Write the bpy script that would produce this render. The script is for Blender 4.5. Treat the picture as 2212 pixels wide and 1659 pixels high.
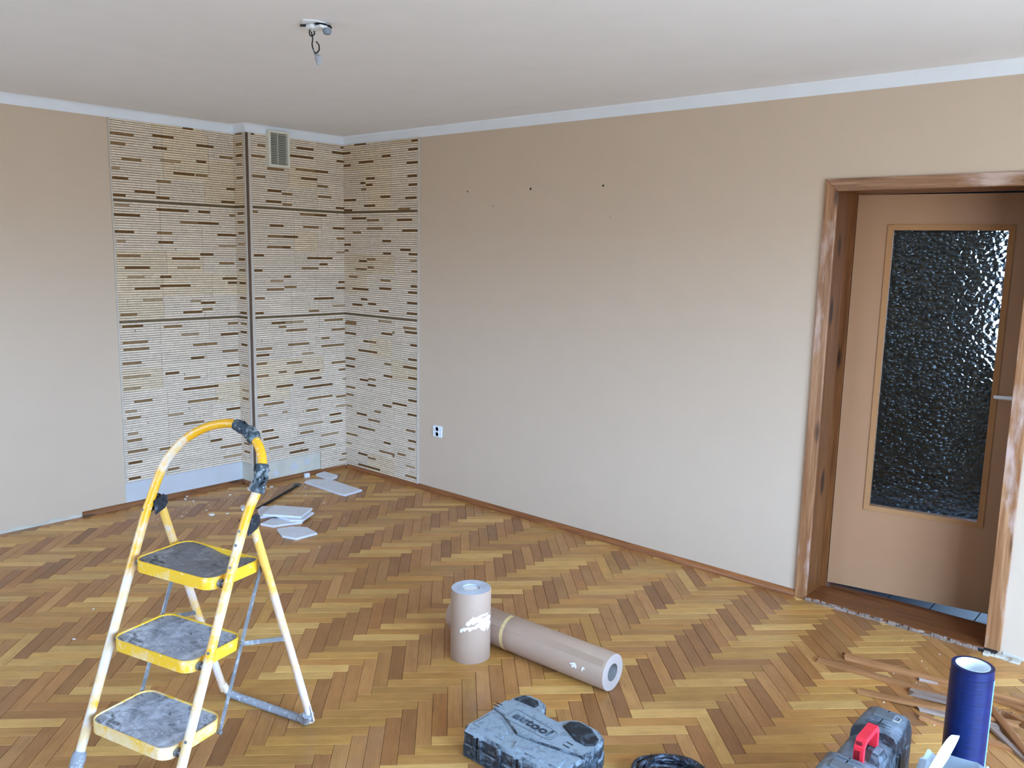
import bpy, bmesh, math, random
from mathutils import Vector, Matrix
S = bpy.context.scene
COL = S.collection
for o in list(bpy.data.objects): bpy.data.objects.remove(o)
rnd = random.Random(7)
PI = math.pi

# ------------------------------------------------------------------ camera
F_PX = 1828.87
CAM = Vector((5.3595, -4.1621, 1.7395))
YAW, PITCH, ROLL = -0.7142, -0.1540, 0.0215
fw = Vector((math.sin(YAW)*math.cos(PITCH), math.cos(YAW)*math.cos(PITCH), math.sin(PITCH)))
r0 = Vector((math.cos(YAW), -math.sin(YAW), 0)); u0 = r0.cross(fw)
RT = math.cos(ROLL)*r0 + math.sin(ROLL)*u0
UP = -math.sin(ROLL)*r0 + math.cos(ROLL)*u0
cd = bpy.data.cameras.new('camera'); cam = bpy.data.objects.new('camera', cd); COL.objects.link(cam)
cd.sensor_width = 36; cd.lens = F_PX*36/2212; cd.clip_start = .05
m = Matrix((RT, UP, -fw)).transposed().to_4x4(); m.translation = CAM
cam.matrix_world = m; S.camera = cam

# ------------------------------------------------------------------ light and exposure
S.view_settings.view_transform = 'Standard'; S.view_settings.look = 'None'
S.view_settings.gamma = 1; S.view_settings.use_curve_mapping = False
S.view_settings.exposure = 0.2
W = bpy.data.worlds.new('sky'); S.world = W; W.use_nodes = True
wn, wl = W.node_tree.nodes, W.node_tree.links
bg = wn['Background']
tc = wn.new('ShaderNodeTexCoord'); sx = wn.new('ShaderNodeSeparateXYZ'); rp = wn.new('ShaderNodeValToRGB')
wl.new(tc.outputs['Generated'], sx.inputs[0])
mr = wn.new('ShaderNodeMapRange'); mr.inputs['From Min'].default_value = -1; mr.inputs['From Max'].default_value = 1
wl.new(sx.outputs['Z'], mr.inputs['Value']); wl.new(mr.outputs[0], rp.inputs[0])
rp.color_ramp.elements[0].position = .47; rp.color_ramp.elements[0].color = (.25, .295, .36, 1)
rp.color_ramp.elements[1].position = .53; rp.color_ramp.elements[1].color = (.565, .825, 1.30, 1)
e = rp.color_ramp.elements.new(1.0); e.color = (.44, .70, 1.2, 1)
wl.new(rp.outputs[0], bg.inputs[0]); bg.inputs[1].default_value = 30.0

BX0, BX1, BZ0, BZ1 = 1.0, 2.2, 0.9, 1.95                # fill window added in the unseen back wall to brighten the ceiling
WX, WY0, WY1, WZ0, WZ1 = 6.9, -4.3, -1.1, 0.25, 2.05      # big window, behind and right of the camera
HX0, HX1, HZ0, HZ1, HY = 3.90, 4.60, 0.98, 2.08, 3.0     # window of the hall behind the door
def portal(name, loc, rot, sx_, sy_):
    l = bpy.data.lights.new(name, 'AREA'); l.shape = 'RECTANGLE'; l.size = sx_; l.size_y = sy_
    l.cycles.is_portal = True
    o = bpy.data.objects.new(name, l); COL.objects.link(o); o.location = loc; o.rotation_euler = rot
portal('window_portal', (WX+.12, (WY0+WY1)/2, (WZ0+WZ1)/2), (PI/2, 0, PI/2), WY1-WY0, WZ1-WZ0)
portal('fill_window_portal', ((BX0+BX1)/2, -5.4-.12, (BZ0+BZ1)/2), (PI/2, 0, 0), BX1-BX0, BZ1-BZ0)
portal('hall_window_portal', ((HX0+HX1)/2, HY+.12, (HZ0+HZ1)/2), (-PI/2, 0, 0), HX1-HX0, HZ1-HZ0)

# ------------------------------------------------------------------ helpers
def lin(c):
    return tuple(((v/255)/12.92 if v <= 10 else (((v/255)+.055)/1.055)**2.4) for v in c)
def tag(o, label=None, cat=None, group=None, kind=None):
    if label: o['label'] = label
    if cat: o['category'] = cat
    if group: o['group'] = group
    if kind: o['kind'] = kind
    return o
def empty(name, loc=(0, 0, 0), rz=0, parent=None):
    o = bpy.data.objects.new(name, None); COL.objects.link(o); o.location = loc; o.rotation_euler = (0, 0, rz)
    o.empty_display_size = .05
    if parent: o.parent = parent
    return o
class MB:
    """collects faces; tint per face; local coordinate per corner"""
    def __init__(s): s.v = []; s.f = []; s.t = []; s.m = []; s.lc = []; s.haslc = False
    def face(s, pts, tint=(1, 1, 1), mat=0, lc=None):
        n = len(s.v); s.v += [tuple(p) for p in pts]; s.f.append(tuple(range(n, n+len(pts)))); s.t.append(tint); s.m.append(mat)
        if lc: s.haslc = True
        s.lc.append(lc)
    def mesh(s, pts, faces, tint=(1, 1, 1), mat=0):
        n = len(s.v); s.v += [tuple(p) for p in pts]
        for f in faces: s.f.append(tuple(i+n for i in f)); s.t.append(tint); s.m.append(mat); s.lc.append(None)
    def box(s, a, b, tint=(1, 1, 1), mat=0, fn=None):
        x0, y0, z0 = a; x1, y1, z1 = b
        P = [(x0,y0,z0),(x1,y0,z0),(x1,y1,z0),(x0,y1,z0),(x0,y0,z1),(x1,y0,z1),(x1,y1,z1),(x0,y1,z1)]
        if fn: P = [fn(Vector(p)) for p in P]
        s.mesh(P, [(0,3,2,1),(4,5,6,7),(0,1,5,4),(1,2,6,5),(2,3,7,6),(3,0,4,7)], tint, mat)
    def prism(s, poly, z0, z1, inset=0, fn=None, tint=(1, 1, 1), mat=0):
        """extrude an xy polygon, with a chamfer of the top (and bottom) edge"""
        n = len(poly); c = Vector((sum(p[0] for p in poly)/n, sum(p[1] for p in poly)/n))
        def ins(d):
            out = []
            for i in range(n):
                a = Vector(poly[i-1][:2]); b = Vector(poly[i][:2]); d_ = Vector(poly[(i+1) % n][:2])
                e1 = (b-a).normalized(); e2 = (d_-b).normalized()
                n1 = Vector((-e1.y, e1.x)); n2 = Vector((-e2.y, e2.x)); nn = (n1+n2)
                if nn.length < 1e-6: nn = n1
                nn = nn.normalized(); k = max(.5, nn.dot(n1)); out.append(b + nn*d/k*s_)
            return out
        area = sum(poly[i-1][0]*poly[i][1]-poly[i][0]*poly[i-1][1] for i in range(n)); s_ = 1 if area > 0 else -1
        rings = [(z0, 0)] + ([(z1-inset, 0), (z1, inset)] if inset else [(z1, 0)])
        if inset: rings = [(z0, inset*.6), (z0+inset*.6, 0)] + rings[1:]
        P = []
        for z, d in rings:
            pp = ins(d) if d else [Vector(p[:2]) for p in poly]
            P += [Vector((q.x, q.y, z)) for q in pp]
        if fn: P = [fn(p) for p in P]
        Fs = []
        for k in range(len(rings)-1):
            for i in range(n):
                j = (i+1) % n; Fs.append((k*n+i, k*n+j, (k+1)*n+j, (k+1)*n+i))
        Fs.append(tuple(range(n-1, -1, -1))); Fs.append(tuple(range((len(rings)-1)*n, len(rings)*n)))
        s.mesh(P, Fs, tint, mat)
    def tube(s, pts, r, seg=12, cap=True, closed=False, tint=(1, 1, 1), mat=0, jitter=0, flat=1.0):
        pts = [Vector(p) for p in pts]; n = len(pts); rr = r if isinstance(r, (list, tuple)) else [r]*n
        T = []
        for i in range(n):
            if closed: t = pts[(i+1) % n]-pts[i-1]
            else: t = pts[min(i+1, n-1)]-pts[max(i-1, 0)]
            T.append(t.normalized())
        ref = Vector((0, 0, 1)) if abs(T[0].z) < .9 else Vector((1, 0, 0))
        N = (ref-T[0]*ref.dot(T[0])).normalized(); P = []
        for i in range(n):
            N = (N-T[i]*N.dot(T[i])).normalized(); B = T[i].cross(N)
            for k in range(seg):
                a = 2*PI*k/seg; q = rr[i]*(1+jitter*rnd.uniform(-1, 1))
                P.append(pts[i]+N*math.cos(a)*q+B*math.sin(a)*q*flat)
        Fs = []
        for i in range(n if closed else n-1):
            j = (i+1) % n
            for k in range(seg):
                l = (k+1) % seg; Fs.append((i*seg+k, i*seg+l, j*seg+l, j*seg+k))
        if cap and not closed: Fs += [tuple(range(seg-1, -1, -1)), tuple(range((n-1)*seg, n*seg))]
        s.mesh(P, Fs, tint, mat)
    def lathe(s, prof, seg=32, fn=None, tint=(1, 1, 1), mat=0, cap=True):
        P = [Vector((r*math.cos(2*PI*k/seg), r*math.sin(2*PI*k/seg), z)) for r, z in prof for k in range(seg)]
        if fn: P = [fn(p) for p in P]
        n = len(prof); Fs = []
        for i in range(n-1):
            for k in range(seg):
                l = (k+1) % seg; Fs.append((i*seg+k, i*seg+l, (i+1)*seg+l, (i+1)*seg+k))
        if cap and prof[0] != prof[-1]:
            if prof[0][0] > 0: Fs.append(tuple(range(seg-1, -1, -1)))
            if prof[-1][0] > 0: Fs.append(tuple(range((n-1)*seg, n*seg)))
        s.mesh(P, Fs, tint, mat)
    def data(s, name, mats, smooth=False, merge=False):
        me = bpy.data.meshes.new(name); me.from_pydata(s.v, [], s.f)
        ca = me.color_attributes.new('tint', 'FLOAT_COLOR', 'CORNER')
        buf = []
        for f, t in zip(s.f, s.t): buf += list((t[0], t[1], t[2], 1)*len(f))
        ca.data.foreach_set('color', buf)
        if s.haslc:
            la = me.attributes.new('lc', 'FLOAT_VECTOR', 'CORNER'); b = []
            for f, l in zip(s.f, s.lc):
                for k in range(len(f)): b += list(l[k] if l else (0, 0, 0))
            la.data.foreach_set('vector', b)
        for m_ in (mats if isinstance(mats, (list, tuple)) else [mats]): me.materials.append(m_)
        me.polygons.foreach_set('material_index', s.m)
        if merge or smooth:
            bm = bmesh.new(); bm.from_mesh(me); bmesh.ops.remove_doubles(bm, verts=bm.verts, dist=1e-5)
            bmesh.ops.recalc_face_normals(bm, faces=bm.faces); bm.to_mesh(me); bm.free()
        if smooth:
            me.polygons.foreach_set('use_smooth', [True]*len(me.polygons))
            try: me.set_sharp_from_angle(angle=math.radians(38 if smooth is True else smooth))
            except Exception: pass
        me.update(); return me
    def build(s, name, mats, parent=None, smooth=False, merge=False):
        o = bpy.data.objects.new(name, s.data(name, mats, smooth, merge)); COL.objects.link(o)
        if parent: o.parent = parent
        return o
def spline(pts, n=8, closed=False):
    P = [Vector(p) for p in pts]; out = []; N = len(P)
    for i in range(N if closed else N-1):
        if closed: a, b, c, d = P[i-1], P[i], P[(i+1) % N], P[(i+2) % N]
        else: a, b, c, d = P[max(i-1, 0)], P[i], P[i+1], P[min(i+2, N-1)]
        for k in range(n):
            t = k/n; out.append(.5*((2*b)+(c-a)*t+(2*a-5*b+4*c-d)*t*t+(3*b-a-3*c+d)*t**3))
    if not closed: out.append(P[-1])
    return out
def rrect(x0, y0, x1, y1, r, seg=5):
    out = []
    for cx, cy, a0 in ((x1-r, y1-r, 0), (x0+r, y1-r, 90), (x0+r, y0+r, 180), (x1-r, y0+r, 270)):
        for k in range(seg+1):
            a = math.radians(a0+90*k/seg); out.append((cx+r*math.cos(a), cy+r*math.sin(a)))
    return out
def clip(poly, nx, ny, d):
    """keep the side nx*x+ny*y<=d"""
    out = []
    for i in range(len(poly)):
        a = poly[i-1]; b = poly[i]; fa = nx*a[0]+ny*a[1]-d; fb = nx*b[0]+ny*b[1]-d
        if (fa <= 0) != (fb <= 0):
            t = fa/(fa-fb); out.append((a[0]+(b[0]-a[0])*t, a[1]+(b[1]-a[1])*t))
        if fb <= 0: out.append(b)
    return out
def area(p): return abs(sum(p[i-1][0]*p[i][1]-p[i][0]*p[i-1][1] for i in range(len(p))))/2

# ------------------------------------------------------------------ materials
class NT:
    def __init__(s, name):
        s.m = bpy.data.materials.new(name); s.m.use_nodes = True; s.n = s.m.node_tree.nodes; s.l = s.m.node_tree.links
        s.b = s.n['Principled BSDF']
    def new(s, t, **kw):
        n = s.n.new(t)
        for k, v in kw.items(): setattr(n, k, v)
        return n
    def link(s, a, b): s.l.new(a, b)
    def coord(s, scale=(1, 1, 1), src='Object', vec=None):
        mp = s.new('ShaderNodeMapping'); mp.inputs['Scale'].default_value = scale
        if vec is None: vec = s.new('ShaderNodeTexCoord').outputs[src]
        s.link(vec, mp.inputs[0]); return mp.outputs[0]
    def noise(s, vec, scale=5, detail=4, rough=.5, dist=0):
        n = s.new('ShaderNodeTexNoise'); n.inputs['Scale'].default_value = scale; n.inputs['Detail'].default_value = detail
        n.inputs['Roughness'].default_value = rough; n.inputs['Distortion'].default_value = dist
        s.link(vec, n.inputs['Vector']); return n.outputs['Fac']
    def ramp(s, fac, stops):
        r = s.new('ShaderNodeValToRGB'); el = r.color_ramp.elements
        for i, (p, c) in enumerate(stops):
            q = el[i] if i < 2 else el.new(p)
            q.position = p; q.color = (c[0], c[1], c[2], 1) if isinstance(c, (tuple, list)) else (c, c, c, 1)
        s.link(fac, r.inputs[0]); return r.outputs[0]
    def mix(s, fac, a, b, mode='MIX'):
        x = s.new('ShaderNodeMix'); x.data_type = 'RGBA'; x.blend_type = mode
        for sock, v in ((x.inputs[0], fac), (x.inputs[6], a), (x.inputs[7], b)):
            if hasattr(v, 'is_output') or isinstance(v, bpy.types.NodeSocket): s.link(v, sock)
            elif isinstance(v, (int, float)): sock.default_value = v
            else: sock.default_value = (v[0], v[1], v[2], 1)
        return x.outputs[2]
    def math(s, op, a, b=0, cl=False):
        x = s.new('ShaderNodeMath', operation=op, use_clamp=cl)
        for i, v in enumerate((a, b)):
            if isinstance(v, bpy.types.NodeSocket): s.link(v, x.inputs[i])
            else: x.inputs[i].default_value = v
        return x.outputs[0]
    def bump(s, h, strength=.2, dist=.01, to=None):
        b = s.new('ShaderNodeBump'); b.inputs['Strength'].default_value = strength; b.inputs['Distance'].default_value = dist
        s.link(h, b.inputs['Height']); s.link(b.outputs[0], (to or s.b).inputs['Normal']); return b.outputs[0]
    def out(s, col=None, rough=.6, metal=0, spec=None):
        if col is not None:
            if isinstance(col, bpy.types.NodeSocket): s.link(col, s.b.inputs['Base Color'])
            else: s.b.inputs['Base Color'].default_value = (col[0], col[1], col[2], 1)
        if isinstance(rough, bpy.types.NodeSocket): s.link(rough, s.b.inputs['Roughness'])
        else: s.b.inputs['Roughness'].default_value = rough
        s.b.inputs['Metallic'].default_value = metal
        if spec is not None: s.b.inputs['Specular IOR Level'].default_value = spec
        return s.m
    def tint(s):
        a = s.new('ShaderNodeAttribute', attribute_name='tint'); return a.outputs['Color']

def paint_mat(name, c, rough=.85, bump=.05, var=.03, spec=.3, scale=6):
    t = NT(name); v = t.coord()
    f = t.noise(v, scale, 5)
    col = t.ramp(f, [(.3, tuple(x*(1-var) for x in c)), (.7, tuple(min(1, x*(1+var)) for x in c))])
    t.bump(t.noise(v, 260, 3), bump, .002); return t.out(col, rough, spec=spec)
def plain(name, c, rough=.5, metal=0, spec=None, var=.12, scale=30, bump=0):
    t = NT(name); v = t.coord(); f = t.noise(v, scale, 4)
    col = t.ramp(f, [(.3, tuple(x*(1-var) for x in c)), (.7, tuple(min(1, x*(1+var)) for x in c))])
    if bump: t.bump(t.noise(v, scale*4, 4), bump, .003)
    return t.out(col, rough, metal, spec)
def wood_mat(name, light, dark, axis='z', rough=.45, knots=True, scale=1.0, streak=.5, coat=0, worn=None):
    t = NT(name); st = {'x': (1.2, 22, 22), 'y': (22, 1.2, 22), 'z': (22, 22, 1.2)}[axis]
    v = t.coord(tuple(a*scale for a in st)); raw = t.coord()
    d = t.noise(raw, 3, 3)
    g = t.noise(v, 1.5, 6, .6, 1.4); fine = t.noise(v, 7, 3, .7, .3)
    w = t.new('ShaderNodeTexWave', wave_type='BANDS', bands_direction='DIAGONAL'); w.inputs['Scale'].default_value = .55; w.inputs['Distortion'].default_value = 9
    w.inputs['Detail'].default_value = 3; w.inputs['Detail Scale'].default_value = .7; t.link(v, w.inputs['Vector'])
    col = t.mix(t.ramp(g, [(.3, 0.), (.72, 1.)]), light, dark)
    col = t.mix(t.math('MULTIPLY', w.outputs['Fac'], streak), col, t.mix(.6, col, dark))
    col = t.mix(t.ramp(fine, [(.35, .35), (.6, 0.)]), col, dark)
    if knots:
        kst = {'x': (4, 11, 11), 'y': (11, 4, 11), 'z': (11, 11, 4)}[axis]
        vo = t.new('ShaderNodeTexVoronoi'); vo.inputs['Scale'].default_value = .75; t.link(t.coord(kst), vo.inputs['Vector'])
        k = t.ramp(vo.outputs['Distance'], [(.13, 1.), (.26, 0.)])
        col = t.mix(k, col, tuple(x*.28 for x in dark))
    if worn:
        col = t.mix(t.ramp(t.noise(t.coord({'x': (2, 8, 8), 'y': (8, 2, 8), 'z': (8, 8, 2)}[axis]), 1.2, 5, .6), [(worn[1], 0.), (worn[1]+.12, 1.)]), col, worn[0])
    col = t.mix(1.0, col, t.tint(), 'MULTIPLY')
    t.bump(fine, .15, .002)
    if coat: t.b.inputs['Coat Weight'].default_value = coat; t.b.inputs['Coat Roughness'].default_value = .25
    return t.out(col, rough)
def splat_mat(name, base, over, over2, amount, rough=.45, scale=9, zfade=None, dark=(.10, .10, .10), metal=0):
    """painted metal spattered with wall paint"""
    t = NT(name); v = t.coord(); a = t.noise(v, scale, 6, .62)
    am = amount
    if zfade:
        sp = t.new('ShaderNodeSeparateXYZ'); t.link(v, sp.inputs[0])
        mrn = t.new('ShaderNodeMapRange'); mrn.inputs['From Min'].default_value = zfade[0]; mrn.inputs['From Max'].default_value = zfade[1]
        mrn.inputs['To Min'].default_value = zfade[2]; mrn.inputs['To Max'].default_value = zfade[3]
        t.link(sp.outputs['Z'], mrn.inputs[0]); a = t.math('ADD', a, mrn.outputs[0])
    f = t.ramp(a, [(am, 0.), (am+.13, 1.)])
    cc = t.mix(t.ramp(t.noise(v, scale*2.1, 5, .6), [(.42, 0.), (.58, 1.)]), over, over2)
    col = t.mix(f, base, cc)
    sp2 = t.ramp(t.noise(v, 95, 2, .5), [(.66, 0.), (.70, 1.)]); col = t.mix(sp2, col, tuple(min(1, x*1.1) for x in over))
    dk = t.ramp(t.noise(v, 48, 6, .8), [(.66, 0.), (.72, 1.)]); col = t.mix(t.math('MULTIPLY', dk, .55), col, dark)
    t.bump(t.noise(v, 70, 4), .25, .003)
    return t.out(col, rough, metal)

M = {}
M['wall'] = paint_mat('greige_wall_paint', lin((206, 184, 160)), .8, .05, .012)
M['ceiling'] = paint_mat('ceiling_white_paint', lin((238, 238, 240)), .9, .03, .015)
M['cove'] = paint_mat('cove_white_paint', lin((232, 235, 239)), .8, .05, .02)
M['hall'] = paint_mat('hall_dark_paint', lin((92, 92, 96)), .8, .03)
M['outer'] = paint_mat('darkened_unseen_wall_paint', lin((140, 130, 120)), .85, .03)  # unseen walls, colour darkened to cut the light they bounce
# parquet
t = NT('oak_parquet'); at = t.new('ShaderNodeAttribute', attribute_name='lc'); oi = t.new('ShaderNodeObjectInfo')
cmb = t.new('ShaderNodeCombineXYZ')
rx = t.math('MULTIPLY', oi.outputs['Random'], 37.0)
t.link(rx, cmb.inputs[0]); t.link(t.math('MULTIPLY', oi.outputs['Random'], 91.0), cmb.inputs[1]); t.link(rx, cmb.inputs[2])
va = t.new('ShaderNodeVectorMath', operation='ADD'); t.link(at.outputs['Vector'], va.inputs[0]); t.link(cmb.outputs[0], va.inputs[1])
g = t.noise(t.coord((5, 75, 5), vec=va.outputs[0]), 1.0, 6, .65, .8); g2 = t.noise(t.coord((11, 260, 11), vec=va.outputs[0]), 1.0, 3, .6, .2)
blot = t.noise(t.coord((9, 16, 9), vec=va.outputs[0]), 1.0, 4, .6)
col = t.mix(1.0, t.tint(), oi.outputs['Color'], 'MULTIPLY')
col = t.mix(1.0, col, t.ramp(g, [(.25, (.78, .73, .68)), (.5, (1, 1, 1)), (.78, (1.08, 1.08, 1.07))]), 'MULTIPLY')
col = t.mix(1.0, col, t.ramp(g2, [(.33, (.88, .85, .82)), (.5, (1, 1, 1))]), 'MULTIPLY')
col = t.mix(1.0, col, t.ramp(blot, [(.3, (.84, .82, .80)), (.6, (1, 1, 1))]), 'MULTIPLY')
wv = t.coord()
dust = t.math('MULTIPLY', t.ramp(t.noise(wv, 1.7, 5, .65, .6), [(.50, 0.), (.72, 1.)]), .08)
col = t.mix(dust, col, lin((205, 190, 175)))
rg = t.math('ADD', t.math('MULTIPLY', t.noise(wv, 3.2, 6, .65), .30), .20)
t.bump(t.math('ADD', t.math('MULTIPLY', g2, .5), t.noise(wv, 7, 2)), .05, .004)
t.b.inputs['Specular IOR Level'].default_value = .45
M['parquet'] = t.out(col, rg)
M['joint'] = plain('parquet_joint', lin((30, 18, 10)), .95)
M['base'] = wood_mat('baseboard_pine', lin((176, 112, 62)), lin((108, 58, 26)), 'x', .38, True, 1, .4)
M['basey'] = wood_mat('baseboard_pine_side', lin((166, 110, 66)), lin((104, 60, 30)), 'y', .38, True, 1, .4)
M['casing'] = wood_mat('casing_old_pine', lin((196, 148, 104)), lin((126, 76, 40)), 'z', .42, True, 1, .8, worn=(lin((196, 168, 152)), .52))
M['casingx'] = wood_mat('casing_head_pine', lin((190, 146, 110)), lin((118, 76, 46)), 'x', .42, True, 1, .8, worn=(lin((196, 170, 156)), .52))
M['jamb'] = wood_mat('jamb_varnished_pine', lin((140, 86, 42)), lin((84, 46, 18)), 'z', .4, True, .8, .45)
M['sill'] = wood_mat('threshold_varnished_pine', lin((140, 84, 42)), lin((92, 50, 22)), 'x', .4, False, .8, .4)
M['rawwood'] = wood_mat('splintered_raw_wood', lin((205, 185, 170)), lin((120, 92, 72)), 'x', .8, False, 1.5, .9)
M['leaf'] = paint_mat('door_satin_paint', lin((164, 122, 88)), .34, .02, .02, .5)
M['leafbead'] = paint_mat('door_bead_paint', lin((164, 118, 76)), .6, .02, .03, .2)
M['strip_face'] = wood_mat('trim_strip_varnish', lin((182, 134, 88)), lin((126, 80, 44)), 'x', .45, False, 1.3, .5)
M['strip_back'] = wood_mat('trim_strip_back', lin((176, 156, 142)), lin((120, 98, 84)), 'x', .8, False, 1.3, .9)
# cladding
t = NT('gypsum_stone_cladding'); v = t.coord(); c0 = t.tint()
col = t.mix(1.0, c0, t.ramp(t.noise(v, 60, 5, .65), [(.3, (.90, .89, .88)), (.65, (1.04, 1.04, 1.04))]), 'MULTIPLY')
col = t.mix(1.0, col, t.ramp(t.noise(t.coord((30, 30, 30)), 1, 2), [(.3, (.95, .95, .95)), (.7, (1.02, 1.02, 1.02))]), 'MULTIPLY')
t.bump(t.noise(v, 140, 5, .7), .5, .004); M['stone'] = t.out(col, .85, spec=.25)
M['band'] = plain('brown_band_ceramic', lin((104, 84, 52)), .55, var=.15, scale=20)
M['profile'] = plain('brown_corner_profile', lin((96, 74, 56)), .5, var=.1)
M['profile_edge'] = plain('pale_profile_edge', lin((200, 188, 172)), .5, var=.06)
M['plaster'] = plain('bare_plaster', lin((200, 194, 178)), .9, var=.10, scale=7, bump=.2)
M['plaster_b'] = plain('bare_plaster_bluish', lin((196, 196, 196)), .9, var=.06, scale=5, bump=.2)
M['tileback'] = plain('white_gypsum', lin((222, 224, 230)), .85, var=.05, scale=25, bump=.35)
M['crumb'] = plain('white_crumb', lin((225, 222, 216)), .9, var=.08)
M['white'] = plain('white_plastic', lin((232, 236, 240)), .35, var=.02)
M['offwhite'] = plain('ivory_plastic', lin((222, 217, 200)), .45, var=.04)
M['darkhole'] = plain('dark_recess', lin((38, 36, 34)), .9)
M['vent_in'] = plain('vent_recess', lin((96, 96, 86)), .9)
M['alu'] = plain('brushed_aluminium', lin((205, 205, 208)), .35, .6, var=.05)
M['steel'] = splat_mat('dirty_grey_steel', lin((120, 122, 124)), lin((176, 178, 180)), lin((146, 148, 152)), .50, .5, 22, dark=lin((45, 48, 54)), metal=.3)
M['pole'] = splat_mat('yellow_pole_spattered', lin((246, 180, 34)), lin((230, 216, 200)), lin((236, 204, 150)), .46, .4, 8, (0, 1.08, .20, -.07), dark=lin((150, 140, 130)))
M['poler'] = splat_mat('pale_leg_spattered', lin((240, 190, 90)), lin((220, 208, 202)), lin((222, 194, 166)), .47, .45, 8, (0, .9, .2, -.02), dark=lin((110, 104, 104)))
M['rim'] = splat_mat('yellow_rim_spattered', lin((250, 198, 52)), lin((250, 238, 214)), lin((248, 224, 170)), .64, .4, 8, (.1, .75, .0, .0), dark=lin((190, 175, 150)))
for i_, th_ in enumerate((.44, .525, .55)): M['rim%d' % i_] = splat_mat('yellow_rim_spattered', lin((250, 196, 48)), lin((250, 236, 214)), lin((246, 214, 150)), th_, .4, 9, dark=lin((190, 175, 150)))
def mat_rub(name, base, light, dark, tl, td):
    t = NT(name); v = t.coord(); a = t.noise(v, 9, 8, .7, 1.2); c = t.noise(t.coord((1, 1.6, 1)), 17, 8, .75, .8); d = t.noise(v, 5, 3, .5)
    col = t.mix(t.ramp(a, [(tl, 0.), (tl+.16, .85)]), base, light)
    k = t.math('MULTIPLY', t.ramp(c, [(td, 0.), (td+.10, .9)]), t.ramp(d, [(.40, 0.15), (.55, 1.)]))
    col = t.mix(k, col, dark)
    col = t.mix(t.ramp(t.noise(v, 70, 3, .6), [(.64, 0.), (.70, .8)]), col, light)
    t.bump(c, .5, .003); return t.out(col, .85)
M['mat_dark'] = mat_rub('dusty_rubber_dark', lin((122, 122, 125)), lin((170, 171, 174)), lin((46, 46, 50)), .50, .50)
M['mat_pale'] = mat_rub('dusty_rubber_pale', lin((150, 152, 158)), lin((204, 208, 216)), lin((66, 66, 68)), .42, .50)
M['grip'] = splat_mat('torn_foam_grip', lin((56, 68, 74)), lin((172, 178, 178)), lin((96, 112, 122)), .50, .85, 28, dark=lin((20, 24, 26)))
M['tape'] = splat_mat('grey_tape_wrap', lin((150, 152, 156)), lin((190, 194, 200)), lin((120, 126, 134)), .48, .7, 35, dark=lin((60, 64, 70)))
M['black'] = splat_mat('black_plastic_dusty', lin((34, 38, 44)), lin((120, 128, 138)), lin((64, 70, 78)), .58, .5, 30, dark=lin((10, 10, 12)))
M['kraft'] = plain('kraft_paper_roll', lin((178, 150, 128)), .65, var=.05, scale=8)
M['tapeyel'] = plain('masking_tape', lin((226, 200, 142)), .7, var=.05)
M['kraft_end'] = plain('roll_end_grey', lin((190, 196, 206)), .6, var=.08, scale=40)
M['kraft_end2'] = plain('roll_end_paper', lin((184, 168, 158)), .7, var=.04, scale=40)
M['core'] = plain('cardboard_core_grey', lin((150, 146, 142)), .8)
M['splash'] = plain('white_paint_splash', lin((246, 248, 252)), .3, var=.02)
def dusty(name, base, dustc, amt, rough=.6, top=.6, scale=7):
    t = NT(name); v = t.coord(); ge = t.new('ShaderNodeNewGeometry'); sp = t.new('ShaderNodeSeparateXYZ')
    t.link(ge.outputs['Normal'], sp.inputs[0])
    up = t.math('MULTIPLY', t.math('MAXIMUM', sp.outputs['Z'], 0.0), top)
    a = t.math('ADD', t.noise(v, scale, 7, .66, .6), up)
    f = t.ramp(a, [(amt, 0.), (amt+.42, 1.)])
    col = t.mix(f, base, dustc)
    sm = t.ramp(t.noise(v, scale*3.1, 6, .7, .8), [(.50, 0.), (.62, .8)]); col = t.mix(sm, col, t.mix(.55, base, dustc))
    t.bump(t.noise(v, 90, 4), .2, .002)
    return t.out(col, rough)
M['case_dust'] = dusty('dusty_case_shell', lin((36, 44, 52)), lin((142, 156, 166)), .84, scale=12)
M['case_dark'] = dusty('case_rubbed_black', lin((26, 32, 38)), lin((100, 118, 132)), 1.0)
M['case_text'] = dusty('case_embossed_text', lin((40, 52, 66)), lin((130, 150, 168)), 1.0)
M['case2'] = dusty('black_case_shell', lin((40, 43, 47)), lin((126, 136, 146)), .78, .45, .42, 6)
M['red'] = plain('red_plastic', lin((226, 44, 58)), .35, var=.05)
M['latch'] = plain('grey_latch', lin((108, 112, 114)), .4, .3, var=.1)
M['cable'] = dusty('dark_cable_rubber', lin((18, 24, 34)), lin((130, 148, 170)), 1.0, .38, .35, 14)
t = NT('blue_film'); v = t.coord((6, 6, 90)); f = t.noise(v, 3, 4, .6)
col = t.ramp(f, [(.35, lin((8, 22, 62))), (.62, lin((12, 32, 84))), (.85, lin((32, 60, 120)))])
t.b.inputs['Coat Weight'].default_value = .15; t.b.inputs['Coat Roughness'].default_value = .15
t.bump(f, .12, .003); M['blue'] = t.out(col, .36, spec=.3)
M['core_white'] = plain('white_core', lin((244, 250, 252)), .6, var=.01)
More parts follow.
